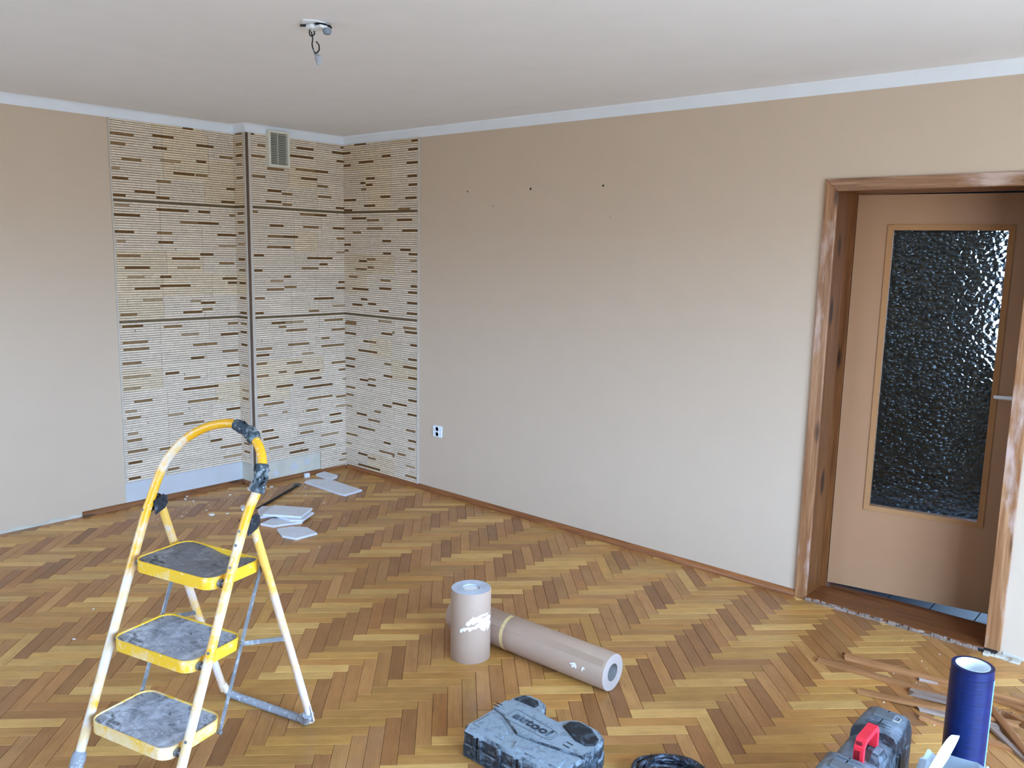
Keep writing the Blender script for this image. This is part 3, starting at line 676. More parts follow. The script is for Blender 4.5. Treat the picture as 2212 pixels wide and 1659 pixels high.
lb.box((0, T0, Z0), (g0, T1, Z0+LH)); lb.box((g1, T0, Z0), (LW, T1, Z0+LH)); lb.box((g0, T0, Z0), (g1, T1, h0)); lb.box((g0, T0, h1), (g1, T1, Z0+LH))
lo = lb.build('leaf_panel', M['leaf'], leaf)
b = MB(); b.box((g0, .0355, h0), (g0+.02, T1, h1)); b.box((g1-.02, .0355, h0), (g1, T1, h1)); b.box((g0+.02, .0355, h0), (g1-.02, T1, h0+.02)); b.box((g0+.02, .0355, h1-.02), (g1-.02, T1, h1)); b.build('rear_bead', M['leafbead'], leaf)
E_ = []
bw = .020
for nme, a, c in (('v', g0, 0), ('v', g1-bw+.0, 0), ('h', 0, h0), ('h', 0, h1-bw)):
    b = MB()
    if nme == 'v': b.prism([(a-.006, -.006), (a+bw, -.006), (a+bw, .0295), (a-.0, .0295)] if a == g0 else [(a, -.006), (a+bw+.006, -.006), (a+bw, .0295), (a, .0295)], h0-.006, h1+.006, .003)
    else:
        z0_, z1_ = (c-.006, c+bw) if c == h0 else (c, c+bw+.006)
        b.box((g0+bw, -.006, z0_), (g1-bw, .0295, z1_))
    E_.append(b)
# third level lives under door_leaf directly
for b in E_: b.build('glazing_bead', M['leafbead'], leaf)
b = MB(); b.box((g0+.002, .0298, h0+.002), (g1-.002, .0352, h1-.002)); b.build('glass_pane', M['glass'], leaf)
b = MB()
b.lathe([(.022, 0), (.022, .006), (.018, .010), (.0, .010)], 20, fn=lambda p: Vector((.775+p.x, -p.z, 1.120+p.y)))
b.tube([(.775, -.008, 1.12), (.775, -.045, 1.12), (.770, -.052, 1.12), (.755, -.054, 1.120), (.690, -.054, 1.119), (.676, -.050, 1.119)], [.009, .009, .010, .010, .009, .008], 12)
b.box((.752, -.004, .99), (.798, 0, 1.155)); b.build('door_handle', M['white'], leaf, smooth=40)
# hall beyond
b = MB(); b.box((2.6, JD, -.14), (5.6, HY+.3, -.002)); fh = b.build('floor_hall', M['skirt']); tag(fh, kind='structure')
for ix in range(9):
    for iy in range(8):
        x_, y_ = 3.3+ix*.203, .285+iy*.203
        b = MB(); b.prism([(x_, y_), (x_+.2, y_), (x_+.2, y_+.2), (x_, y_+.2)], -.002, .006, .001); b.build('floor_tile', M['halltile'], fh)
b = MB()
b.box((2.5, .25, -.14), (2.6, HY, 2.6)); b.box((5.6, .25, -.14), (5.7, HY, 2.6)); b.box((2.5, .25, 2.58), (5.7, HY+.25, 2.7))
b.box((2.5, HY, -.14), (HX0, HY+.25, 2.6)); b.box((HX1, HY, -.14), (5.7, HY+.25, 2.6)); b.box((HX0, HY, -.14), (HX1, HY+.25, HZ0)); b.box((HX0, HY, HZ1), (HX1, HY+.25, 2.6))
tag(b.build('wall_hall', M['hall']), kind='structure')
win2 = empty('window_2', (0, HY+.08, 0)); tag(win2, kind='structure')
b = MB()
for x_ in (HX0, (HX0+HX1)/2-.025, HX1-.05): b.box((x_, 0, HZ0), (x_+.05, .05, HZ1))
b.box((HX0, 0, HZ0), (HX1, .05, HZ0+.05)); b.box((HX0, 0, HZ1-.05), (HX1, .05, HZ1)); b.build('window_frame', M['white'], win2)
b = MB(); b.box((HX0+.05, .02, HZ0+.05), (HX1-.05, .024, HZ1-.05)); b.build('window_pane', M['pane'], win2)

# ------------------------------------------------------------------ things on the walls and the ceiling
v_ = empty('wall_vent', (.012, -.597, 2.428)); tag(v_, 'ivory plastic ventilation grille high on the stone-clad chimney breast', 'vent')
b = MB(); vw, vh = .086, .124
for a, c in (((-vw, -vh), (-vw+.016, vh)), ((vw-.016, -vh), (vw, vh)), ((-vw+.016, -vh), (vw-.016, -vh+.016)), ((-vw+.016, vh-.016), (vw-.016, vh))):
    b.box((0, a[0], a[1]), (.030, c[0], c[1]))
b.build('vent_frame', M['offwhite'], v_)
b = MB(); b.box((0, -vw+.015, -vh+.015), (.003, vw-.015, vh-.015)); b.build('vent_backing', M['vent_in'], v_)
sl = MB(); sl.mesh([(.006, -vw+.016, .004), (.022, -vw+.016, -.004), (.023, -vw+.016, -.0025), (.007, -vw+.016, .0055), (.006, vw-.016, .004), (.022, vw-.016, -.004), (.023, vw-.016, -.0025), (.007, vw-.016, .0055)],
    [(0,1,5,4),(1,2,6,5),(2,3,7,6),(3,0,4,7),(0,3,2,1),(4,5,6,7)]); slm = sl.data('slat', M['offwhite'])
for k in range(17):
    o = bpy.data.objects.new('slat', slm); COL.objects.link(o); o.parent = v_; o.location = (0, 0, -.099+k*.0124)
b = MB(); b.box((.004, -.003, -vh+.016), (.012, .003, vh-.016)); b.build('centre_rib', M['offwhite'], v_)
s_ = empty('power_socket', (1.058, 0, .458)); tag(s_, 'white double power socket low on the beige wall, right of the stone cladding', 'socket')
b = MB(); b.prism(rrect(-.046, -.043, .046, .043, .012), 0, .010, .003, fn=lambda p: Vector((p.x, -p.z, p.y))); b.build('cover_plate', M['white'], s_, smooth=True)
for dz in (.019, -.019):
    b = MB(); b.lathe([(.0175, .010), (.0175, .0125), (.0155, .0125), (.0145, .0045), (0, .0045)], 24, fn=lambda p: Vector((p.x, -p.z, p.y+dz))); w_ = b.build('socket_well', M['white'], s_, smooth=True)
    b = MB()
    for dx in (-.0095, .0095): b.lathe([(.0025, .0046), (.0025, .0052), (0, .0052)], 8, fn=lambda p: Vector((p.x+dx, -p.z, p.y+dz-.001)))
    b.tube([(0, -.0045, dz+.009), (0, -.011, dz+.009)], .0022, 8); b.build('contact', M['darkhole'], w_)
for x_, z_, r_ in ((1.322, 2.136, .004), (1.871, 2.136, .006), (2.424, 2.137, .005), (1.555, 2.037, .0025), (2.481, 1.953, .002)):
    b = MB(); b.lathe([(r_*1.35, .0004), (r_, .0014), (r_*.8, .0008), (0, .0008)], 12, fn=lambda p: Vector((x_+p.x, -p.z, z_+p.y))); b.build('dowel_hole', M['darkhole'], wall_right)
# ceiling outlet
c_ = empty('ceiling_lamp_outlet', (2.570, -2.125, HC)); tag(c_, 'torn-open lamp outlet in the white ceiling with a hook and dangling wires', 'lamp outlet')
cr = random.Random(4)
def blob(r0, r1, n, z0, z1, cx=0, cy=0, sx_=1, sy_=1):
    return [(cx+math.cos(2*PI*k/n)*cr.uniform(r0, r1)*sx_, cy+math.sin(2*PI*k/n)*cr.uniform(r0, r1)*sy_) for k in range(n)]
b = MB(); b.prism(blob(.034, .06, 14, 0, 0, 0, 0, 1.0, 1.1), -.0045, .0, 0); b.build('flaked_plaster_rim', M['cove'], c_)
b = MB(); b.prism(blob(.022, .036, 12, 0, 0, .014, .012), -.0060, -.0044, 0); b.build('hole', M['darkhole'], c_)
b = MB(); b.tube([(-.045, -.035, -.009), (.052, .03, -.012)], .0045, 8, flat=.5); b.tube([(.052, .03, -.012), (.058, .032, -.02)], .004, 6); b.build('hook_bar', M['darkhole'], c_)
b = MB(); b.box((-.012, -.012, -.024), (.05, .02, -.014)); b.prism(rrect(-.028, -.026, .012, .012, .01), -.022, -.006, .003); b.build('terminal_cap', M['white'], c_)
b = MB(); b.lathe([(.0, -.046), (.012, -.043), (.017, -.034), (.016, -.022), (.0, -.022)], 14, fn=lambda p: Vector((p.x+.045, p.y+.022, p.z))); b.build('wire_nut', plain('blue_grey_cap', lin((126, 134, 148)), .5), c_, smooth=True)
for pts in ([(-.012, -.005, -.015), (-.022, -.01, -.03), (-.017, -.008, -.045), (-.004, 0, -.04), (-.006, 0, -.028)],
            [(-.016, -.006, -.03), (-.010, -.004, -.055), (-.014, -.004, -.075), (-.009, -.002, -.095), (.0, .002, -.108), (.012, .008, -.098), (.012, .008, -.08), (.002, .003, -.066)],
            [(-.008, -.002, -.095), (-.002, .0, -.112), (.006, .004, -.12)]):
    b = MB(); b.tube(spline(pts, 6), .0026, 8); b.build('wire', M['darkhole'] if len(pts) > 3 else M['steel'], c_, smooth=True)
b = MB(); b.tube([(.002, .0, -.118), (.010, .005, -.124), (.013, .007, -.14), (.011, .006, -.152)], [.007, .013, .013, .007], 10, jitter=.22); b.build('terminal_block', plain('grey_dusty_block', lin((168, 170, 176)), .8), c_)

# ------------------------------------------------------------------ step ladder
LX, LY, LA = 2.8782, -3.1391, .2344
FS, RV, RTt = .4038, .6606, .314                    # front slope, rear foot depth, rear slope
lad = empty('step_ladder', (LX, LY, 0), LA)
tag(lad, 'yellow three-step folding ladder spattered with white paint', 'ladder')
HWI = .2188
arch = [(-.2190, 0), (-.2200, .45), (-.221, .807), (-.217, .869), (-.211, .93), (-.198, .993), (-.173, 1.035), (-.13, 1.083), (-.056, 1.126), (.023, 1.149), (.079, 1.152), (.142, 1.136), (.182, 1.112), (.212, 1.085), (.235, 1.045), (.243, 1.006), (.240, .96), (.228, .912), (.222, .84), (.2192, .68), (.2188, .4), (.2188, 0)]
ap = [Vector((u, z*FS, z)) for u, z in arch]
dense = [ap[0]]+spline(ap[1:-1], 6)+[ap[-1]]
b = MB(); b.tube(dense, .0152, 16); b.build('front_frame', M['pole'], lad, smooth=True)
def fpt(u, z, off=0): return Vector((u, z*FS+off, z))
# torn foam grips on the arch
def grip(i0, i1, seed, name='foam_grip'):
    rr = random.Random(seed); P = [ap[i] for i in range(i0, i1+1)]; P = spline(P, 6)
    b = MB(); n = len(P); R_ = [.0205+rr.uniform(-.0015, .0045) for _ in P]; R_[0] = .0185; R_[-1] = .0195
    b.tube(P, R_, 14, jitter=.08)
    for k in range(9):                                 # curled flaps
        i = rr.randrange(1, n-2); a = rr.uniform(0, 2*PI); t_ = (P[i+1]-P[i]).normalized(); nn = t_.cross(Vector((math.cos(a), math.sin(a), .3))).normalized()
        p0 = P[i]+nn*.018; s2 = t_.cross(nn)
        b.mesh([p0-t_*.014, p0+t_*.012, p0+t_*.010+nn*.010+s2*.006, p0-t_*.010+nn*.006-s2*.008, p0-t_*.014+nn*.003, p0+t_*.012+nn*.003], [(0,1,2,3),(4,5,2,3),(0,1,5,4),(1,2,5),(0,4,3)])
    return b.build(name, M['grip'], lad, smooth=60)
grip(10, 12, 31); grip(14, 16, 77)
# rear frame: two legs and floor bar
zt = .862
rearp = [Vector((-HWI+.004, RV-RTt*zt, zt)), Vector((-HWI, RV-RTt*.10, .10)), Vector((-HWI+.004, RV-RTt*.05, .058)), Vector((-HWI+.018, RV-.006, .028)), Vector((-HWI+.045, RV, .016)), Vector((0, RV, .0155)), Vector((HWI-.045, RV, .016)), Vector((HWI-.022, RV-.004, .024)), Vector((HWI-.005, RV-RTt*.05, .052)), Vector((HWI, RV-RTt*.10, .10)), Vector((HWI-.004, RV-RTt*zt, zt))]
def sub(P, lo, hi): return spline(P[lo:hi], 8)
b = MB(); b.tube(sub(rearp, 0, 4), .0140, 14); b.build('rear_leg', M['poler'], lad, smooth=True)
b = MB(); b.tube(sub(rearp, 7, 11), .0140, 14); b.build('rear_leg', M['poler'], lad, smooth=True)
b = MB(); b.tube(sub(rearp, 3, 8), .0145, 14, jitter=.05); b.build('floor_bar', M['tape'], lad, smooth=50)
b = MB(); b.tube([rearp[6]+Vector((-.01, 0, .001)), rearp[7], rearp[8], rearp[9]+Vector((0, 0, -.035))], [.017, .021, .020, .018], 12, jitter=.16)
b.mesh([Vector((HWI+.010, RV-.02, .03)), Vector((HWI+.022, RV-.02, .035)), Vector((HWI+.018, RV-.035, .105)), Vector((HWI+.012, RV-.03, .10))], [(0,1,2,3)])
b.build('rubber_foot', M['tape'], lad)
b = MB(); b.tube([fpt(HWI, 0), fpt(HWI, .03)], .019, 12); b.build('rubber_foot', M['tape'], lad)
b = MB(); b.tube([fpt(-HWI, z) for z in (.052, .060, .068, .080, .092, .100, .106)], [.0165, .022, .0205, .023, .0215, .021, .0165], 14, jitter=.05); b.build('tape_wrap', M['tape'], lad, smooth=50)
# hinge brackets
for sg in (-1, 1):
    zc = .862; b = MB(); u_ = sg*(HWI-.004)
    poly = [(zc*FS+.008, zc-.040), (zc*FS+.002, zc+.010), (RV-RTt*zc+.002, zc+.026), (RV-RTt*zc+.018, zc+.016), (RV-RTt*zc+.020, zc-.008), (RV-RTt*zc+.006, zc-.026)]
    for du in (-.0165, .0145): b.prism(poly, u_+du, u_+du+.003, .0005, fn=lambda p: Vector((p.z, p.x, p.y)))
    b.tube([Vector((u_-.02, RV-RTt*zc+.004, zc+.004)), Vector((u_+.02, RV-RTt*zc+.004, zc+.004))], .006, 10)
    b.tube([Vector((u_-.014, zc*FS+.016, zc-.014)), Vector((u_-.014, RV-RTt*zc+.004, zc+.008))], .007, 8)
    b.build('hinge_bracket', M['black'], lad)
# rivets along the poles
for sg, zs in ((1, (.80, .842, .735, .245, .49)), (-1, (.84,))):
    for z in zs:
        p = fpt(sg*HWI*1.0, z); n_ = Vector((.3*sg, -1, .25)).normalized()
        b = MB(); b.tube([p+n_*.0135, p+n_*.0165], .0048, 10); b.build('rivet', M['steel'], lad)
# steps
SZ = [.2264, .4667, .7041]; VF, DEP = -.0461, .2333
for i, z in enumerate(SZ):
    top = i == 2; v0 = FS*z+VF; hu = .181
    st = empty('step', (0, v0, z), 0, lad); RM = M['rim%d' % i]; out = rrect(-hu, 0, hu, DEP, .045, 6)
    b = MB(); n = len(out); inn = rrect(-hu+.0035, .0035, hu-.0035, DEP-.0035, .042, 6); hr = .040
    def sag(x, y): return -.026*math.exp(-((x-.03)/.085)**2)*max(0, (y/DEP-.2))**1.2 if top else 0
    rings = [(out, -hr), (out, 0.0), (inn, 0.0), (inn, -.0075)]; P = []
    for rg_, zz_ in rings: P += [Vector((x, y, zz_+(sag(x, y) if zz_ > -.03 else sag(x, y)*.6))) for x, y in rg_]
    Fs = [(k*n+q, k*n+(q+1) % n, (k+1)*n+(q+1) % n, (k+1)*n+q) for k in range(3) for q in range(n)]
    b.mesh(P, Fs); b.mesh([Vector((x, y, -hr)) for x, y in inn]+[Vector((x, y, -.009)) for x, y in inn], [(q, (q+1) % n, n+(q+1) % n, n+q) for q in range(n)])
    rim = b.build('step_rim', RM, st, smooth=60)
    # rubber mat with rows of fine ribs
    b = MB(); NX, NY = 28, 18; m_in = lambda x, y: (x, y)
    gx = [-hu+.0045+(2*hu-.009)*k/NX for k in range(NX+1)]; gy = [.0045+(DEP-.009)*k/NY for k in range(NY+1)]
    def inside(x, y):
        ax_, ay_ = abs(x)-(hu-.007-.038), abs(y-DEP/2)-(DEP/2-.007-.038)
        return not (ax_ > 0 and ay_ > 0 and math.hypot(ax_, ay_) > .0405)
    def fit(x, y):
        ax_, ay_ = abs(x)-(hu-.045), abs(y-DEP/2)-(DEP/2-.045)
        if ax_ > 0 and ay_ > 0 and math.hypot(ax_, ay_) > .0405:
            r_ = math.hypot(ax_, ay_); ax_, ay_ = ax_*.0405/r_, ay_*.0405/r_
            return (math.copysign(ax_+hu-.045, x), math.copysign(ay_+DEP/2-.045, y-DEP/2)+DEP/2)
        return (x, y)
    hz = -.0035 if top else -.005
    idx = {}; P = []
    for a in range(NX+1):
        for c in range(NY+1):
            x, y = fit(gx[a], gy[c]); idx[a, c] = len(P); P.append(Vector((x, y, hz+sag(x, y)+rnd.uniform(-.0005, .0007))))
    b.mesh(P, [(idx[a, c], idx[a+1, c], idx[a+1, c+1], idx[a, c+1]) for a in range(NX) for c in range(NY)])
    b.build('rubber_mat', M['mat_dark'] if top else M['mat_pale'], st, smooth=60)
    for sg in (-1, 1):
        b = MB(); b.tube([Vector((sg*(hu+.001), -VF-.004, -.024)), Vector((sg*(HWI-.010), -VF-.002, -.026))], .009, 10); b.tube([Vector((sg*(hu-.002), -VF-.004, -.024)), Vector((sg*(hu+.008), -VF-.004, -.024))], .014, 12); b.build('pivot_bolt', M['steel'], st)
# flat side bars
for sg in (-1, 1):
    b = MB(); pts = [Vector((sg*.190, FS*z+VF+DEP-.022, z-.02)) for z in (SZ[0], SZ[1], SZ[2])]
    pts[0] += Vector((0, -.008, -.02)); pts[2] += Vector((0, .006, .01))
    for a, c in ((pts[0], pts[1]), (pts[1], pts[2])):
        d_ = (c-a).normalized(); s2 = Vector((0, d_.z, -d_.y))*.0068; w_ = Vector((.0018, 0, 0))
        b.mesh([a-s2-w_, a+s2-w_, a+s2+w_, a-s2+w_, c-s2-w_, c+s2-w_, c+s2+w_, c-s2+w_], [(0,3,2,1),(4,5,6,7),(0,1,5,4),(1,2,6,5),(2,3,7,6),(3,0,4,7)])
    b.build('side_bar', M['steel'], lad)
    b = MB(); zz_ = SZ[1]-.02; a = pts[1]; c = Vector((sg*.214, RV-RTt*(zz_-.05)-.004, zz_-.05)); d_ = (c-a).normalized(); s2 = Vector((0, -d_.z, d_.y))*.0075; w_ = Vector((.0018, 0, 0))
    b.mesh([a-s2-w_, a+s2-w_, a+s2+w_, a-s2+w_, c-s2-w_, c+s2-w_, c+s2+w_, c-s2+w_], [(0,3,2,1),(4,5,6,7),(0,1,5,4),(1,2,6,5),(2,3,7,6),(3,0,4,7)])
    b.build('link_bar', M['steel'], lad)
    for p in pts:
        b = MB(); b.tube([p+Vector((-.006, 0, 0)), p+Vector((.006, 0, 0))], .007, 10); b.build('bar_rivet', M['steel'], lad)

# ------------------------------------------------------------------ paper rolls
VR = empty('upright_paper_roll', (2.970, -1.645, 0)); tag(VR, 'short brown kraft paper roll standing upright, splashed with white paint', 'paper roll')
R, ri, H = .0865, .037, .312
b = MB(); b.lathe([(R-.002, 0), (R, .003), (R, H-.003), (R-.002, H)], 64, cap=False); b.build('paper_wrap', M['kraft'], VR, smooth=True)
b = MB(); prof = [(R-.002, H)]
for k in range(1, 12): prof.append((R-.002-(R-ri-.002)*k/12, H+(.0006 if k % 2 else -.0006)))
prof += [(ri, H)]; b.lathe(prof+[(ri, H-.02)], 64, cap=False); b.build('roll_end', M['kraft_end'], VR)
b = MB(); b.lathe([(ri, H-.04), (ri, H-.012), (ri*.9, H-.006), (ri*.7, H-.004), (0, H-.010)], 24); b.build('stuffed_core', M['core_white'], VR, smooth=True)
# paint splash: thin raised film wrapped on the roll
def splash(parent, name, cells, fn):
    b = MB()
    for poly in cells: b.prism(poly, .0, .0009, 0, fn=fn)
    return b.build(name, M['splash'], parent)
sr = random.Random(8); cells = []
def stroke(a0, z0, a1, z1, w, n=9, wig=.5):
    Lp, Rp = [], []
    dx, dz = a1-a0, z1-z0; l_ = math.hypot(dx, dz); nx, nz = -dz/l_, dx/l_
    for k in range(n+1):
        t_ = k/n; ww = w*math.sin(PI*min(1, .12+.88*t_))**.6*(1+wig*sr.uniform(-1, 1)); cx_, cz_ = a0+dx*t_+nx*.004*math.sin(5*t_), z0+dz*t_+nz*.004*math.sin(5*t_)
        Lp.append((cx_+nx*ww, cz_+nz*ww)); Rp.append((cx_-nx*ww, cz_-nz*ww))
    out = []
    for k in range(n): out.append([Rp[k], Rp[k+1], Lp[k+1], Lp[k]])
    return out
# arc length (m) along the surface measured from the side that faces the camera, height
for s_ in ((-.020, .180, .075, .205, .010), (-.005, .195, .050, .212, .009), (.02, .170, .100, .178, .016), (.045, .162, .115, .172, .020), (-.045, .142, -.015, .168, .006), (-.03, .15, .0, .172, .006), (-.01, .155, .03, .172, .008), (.085, .140, .095, .165, .005), (.02, .205, .09, .222, .006), (.06, .186, .11, .2, .012), (.0, .148, .006, .165, .003), (.06, .145, .064, .165, .003)):
    cells += stroke(*s_)
camdir = math.atan2(CAM.y+1.645, CAM.x-2.970)
splash(VR, 'paint_splash', cells, lambda p: Vector(((R+.0003+p.z)*math.cos(camdir+p.x/R), (R+.0003+p.z)*math.sin(camdir+p.x/R), p.y)))

A_ = Vector((3.592, -1.466, .0762)); B_ = Vector((2.730, -1.487, .0762)); R = .0762; ri = .036
HR = empty('lying_paper_roll', (A_.x, A_.y, 0)); tag(HR, 'long brown kraft paper roll lying on the parquet with masking tape around it', 'paper roll')
ax = (B_-A_).normalized(); LN = (B_-A_).length; sd = Vector((-ax.y, ax.x, 0)); upv = Vector((0, 0, 1))
def hf(p): return Vector((0, 0, R))+sd*p.x+upv*p.y+ax*p.z
b = MB(); b.lathe([(R-.0015, 0), (R, .003), (R, LN-.003), (R-.0015, LN)], 64, fn=hf, cap=False); b.build('paper_wrap', M['kraft'], HR, smooth=True)
for z_, z2, sgn in ((0, .05, 1), (LN, LN-.05, -1)):
    b = MB(); prof = [(R-.0015, z_)]+[(R-.0015-(R-ri-.002)*k/10, z_+(.0005 if k % 2 else -.0005)) for k in range(1, 10)]+[(ri, z_)]
    b.lathe(prof+[(ri, z2)], 64, fn=hf, cap=False); b.build('roll_end', M['kraft_end2'], HR)
b = MB(); b.lathe([(ri, .002), (ri, LN-.002)], 32, fn=hf); b.v = b.v; b.f = b.f[:32]; b.t = b.t[:32]; b.m = b.m[:32]; b.lc = b.lc[:32]; b.build('core_tube', M['core'], HR, smooth=True)
b = MB(); cxn = []
for k in range(30):                                    # masking tape, part way round
    a0 = math.radians(-52+k*5.0); a1 = math.radians(-52+(k+1)*5.0)
    def q(a, w, d): return hf(Vector(((R+d)*math.cos(a), (R+d)*math.sin(a), .530+w)))
    w0, w1 = -.009+.004*math.sin(a0), .009+.004*math.sin(a0); w2, w3 = -.009+.004*math.sin(a1), .009+.004*math.sin(a1)
    b.face([q(a0, w0, .0008), q(a1, w2, .0008), q(a1, w3, .0008), q(a0, w1, .0008)])
b.build('masking_tape', M['tapeyel'], HR)
# long paper edge (seam) a hair proud of the roll
b = MB()
for k in range(24):
    z0_, z1_ = .012+(LN-.03)*k/24, .012+(LN-.03)*(k+1)/24
    def q2(da, z): a = math.radians(34+2.5*math.sin(z*5)-da); return hf(Vector(((R+.0009)*math.cos(a), (R+.0009)*math.sin(a), z)))
    def q3(da, z): a = math.radians(34+2.5*math.sin(z*5)-da); return hf(Vector(((R-.0002)*math.cos(a), (R-.0002)*math.sin(a), z)))
    b.face([q3(0, z0_), q3(0, z1_), q2(.1, z1_), q2(.1, z0_)]); b.face([q2(.1, z0_), q2(.1, z1_), q2(-16, z1_), q2(-16, z0_)])
    b.face([q2(-16, z0_), q2(-16, z1_), q3(-30, z1_), q3(-30, z0_)])
b.build('paper_edge', M['kraft'], HR, smooth=30)
for cells in (stroke(.125, -.012, .150, -.008, .008)+stroke(.128, .002-.008, .158, .0, .006), stroke(.085, -.004, .103, -.012, .005)): splash(HR, 'paint_splash', cells, lambda p: hf(Vector(((R+.0012+p.z)*math.cos(math.radians(14)+p.y/R), (R+.0012+p.z)*math.sin(math.radians(14)+p.y/R), p.x))))

# ------------------------------------------------------------------ grey dusty tool case
C1 = empty('tool_case', (3.665, -2.03, 0)); tag(C1, 'dust-covered grey plastic power tool case lying flat with embossed lettering', 'tool case')
O1 = Vector((3.665, -2.03))
def w2(pts): return [(x-O1.x, y-O1.y) for x, y in pts]
outl = w2([(3.452, -2.175), (3.450, -2.03), (3.451, -1.925), (3.462, -1.885), (3.487, -1.862), (3.545, -1.860), (3.574, -1.872), (3.588, -1.893), (3.606, -1.922), (3.64, -1.932), (3.68, -1.931), (3.697, -1.905), (3.722, -1.880), (3.76, -1.874), (3.825, -1.882), (3.860, -1.905), (3.880, -1.945), (3.888, -2.03), (3.886, -2.175), (3.868, -2.200), (3.47, -2.200)])
outl.reverse()
def scale_poly(p, k): return [(x*k, y*k) for x, y in p]
b = MB(); b.prism(outl, 0.0, .052, .006); b.build('lower_shell', M['case_dust'], C1)
b = MB(); b.prism(scale_poly(outl, .988), .0545, .104, .010); b.build('lid', M['case_dust'], C1)
b = MB(); b.prism(scale_poly(outl, .975), .050, .057); b.build('seam', M['case_dark'], C1)
def pad(name, pts, z0, z1, inset, mat, parent=C1): b = MB(); q = w2(pts); b.prism(q if sum(q[i-1][0]*q[i][1]-q[i][0]*q[i-1][1] for i in range(len(q))) > 0 else q[::-1], z0, z1, inset); return b.build(name, mat, parent)
rib = pad('name_ribbon', [(3.458, -2.035), (3.515, -2.045), (3.575, -2.075), (3.632, -2.106), (3.72, -2.095), (3.80, -2.078), (3.880, -2.062), (3.880, -2.015), (3.815, -2.008), (3.74, -1.978), (3.68, -1.957), (3.60, -1.945), (3.53, -1.942), (3.458, -1.965)], .100, .1115, .004, M['case_dust'])
pad('corner_pad', [(3.475, -2.16), (3.475, -2.065), (3.54, -2.072), (3.60, -2.105), (3.615, -2.165)], .100, .108, .004, M['case_dust'])
pad('corner_pad', [(3.67, -2.175), (3.655, -2.135), (3.74, -2.118), (3.845, -2.10), (3.86, -2.165)], .100, .108, .004, M['case_dust'])
pad('corner_pad', [(3.472, -1.935), (3.485, -1.888), (3.545, -1.883), (3.567, -1.905), (3.565, -1.928), (3.52, -1.930)], .100, .110, .005, M['case_dark'])
pad('corner_pad', [(3.715, -1.955), (3.715, -1.915), (3.745, -1.895), (3.80, -1.900), (3.855, -1.935), (3.868, -1.975), (3.845, -1.998), (3.80, -1.996)], .100, .110, .005, M['case_dark'])
pl = w2([(3.530, -2.052), (3.527, -1.998), (3.535, -1.989), (3.550, -1.988), (3.735, -2.006), (3.742, -2.013), (3.744, -2.055), (3.735, -2.066), (3.545, -2.062)])[::-1]
b = MB(); n = len(pl); sc = lambda k: [(x*k+(1-k)*(-.028), y*k+(1-k)*.002) for x, y in pl]
A0, A1 = pl, sc(.95)
P = [Vector((x, y, .1115)) for x, y in A0]+[Vector((x, y, .1132)) for x, y in A0]+[Vector((x, y, .1132)) for x, y in A1]+[Vector((x, y, .1115)) for x, y in A1]
b.mesh(P, [(k*n+q, k*n+(q+1) % n, (k+1)*n+(q+1) % n, (k+1)*n+q) for k in range(3) for q in range(n)]); b.build('plate_border', M['case_dust'], C1)
# lettering
cu = bpy.data.curves.new('lettering', 'FONT'); cu.body = 'autool'; cu.size = .054; cu.extrude = .0009; cu.shear = .0; cu.space_character = 1.08; cu.align_x = 'CENTER'; cu.offset = .0013
to = bpy.data.objects.new('tmp', cu); COL.objects.link(to); dg = bpy.context.evaluated_depsgraph_get(); dg.update()
me = bpy.data.meshes.new_from_object(to.evaluated_get(dg)); bpy.data.objects.remove(to)
xs = [v.co.x for v in me.vertices]; wd = max(xs)-min(xs); me.transform(Matrix.Diagonal((.168/wd, 1.0, 1, 1)))
me.materials.clear(); me.materials.append(M['case_text'])
tx = bpy.data.objects.new('lettering', me); COL.objects.link(tx); tx.parent = C1; tx.location = (3.638-O1.x, -2.044-O1.y, .1126); tx.rotation_euler = (0, 0, -.06)
for cx_, cy_, rz in ((3.462, -2.022, 0), (3.462, -2.005, 0), (3.804, -2.052, -.1), (3.804, -2.031, -.1)):
    b = MB(); b.box((-.014, -.0022, 0), (.014, .0022, .0012)); o = b.build('vent_slot', M['case_dark'], C1); o.location = (cx_-O1.x, cy_-O1.y, .1112); o.rotation_euler = (0, 0, rz)
for x_ in (3.52, 3.545, 3.63, 3.70, 3.725, 3.82): # ribs on the front side
    b = MB(); b.box((x_-O1.x, -.176, .012), (x_-O1.x+.012, -.166, .095)); b.build('side_rib', M['case_dust'], C1)
for y_ in (-2.13, -2.0):
    b = MB(); b.prism(rrect(-.02, .035, .02, .078, .006, 3), 0, .007, .002, fn=lambda p: Vector((.216+p.z, y_-O1.y+p.x, p.y))); b.build('latch', M['case_dark'], C1)
for p0, p1 in (((.214, -.10, .03), (.226, -.045, .047)), ((.214, .0, .03), (.226, .012, .06))):
    b = MB(); b.box(p0, p1); b.build('hinge_knuckle', M['case_dark'], C1)
b = MB(); b.tube([(.2225, -.06, .046), (.2235, .02, .049)], .002, 6); b.build('hinge_pin', M['alu'], C1)

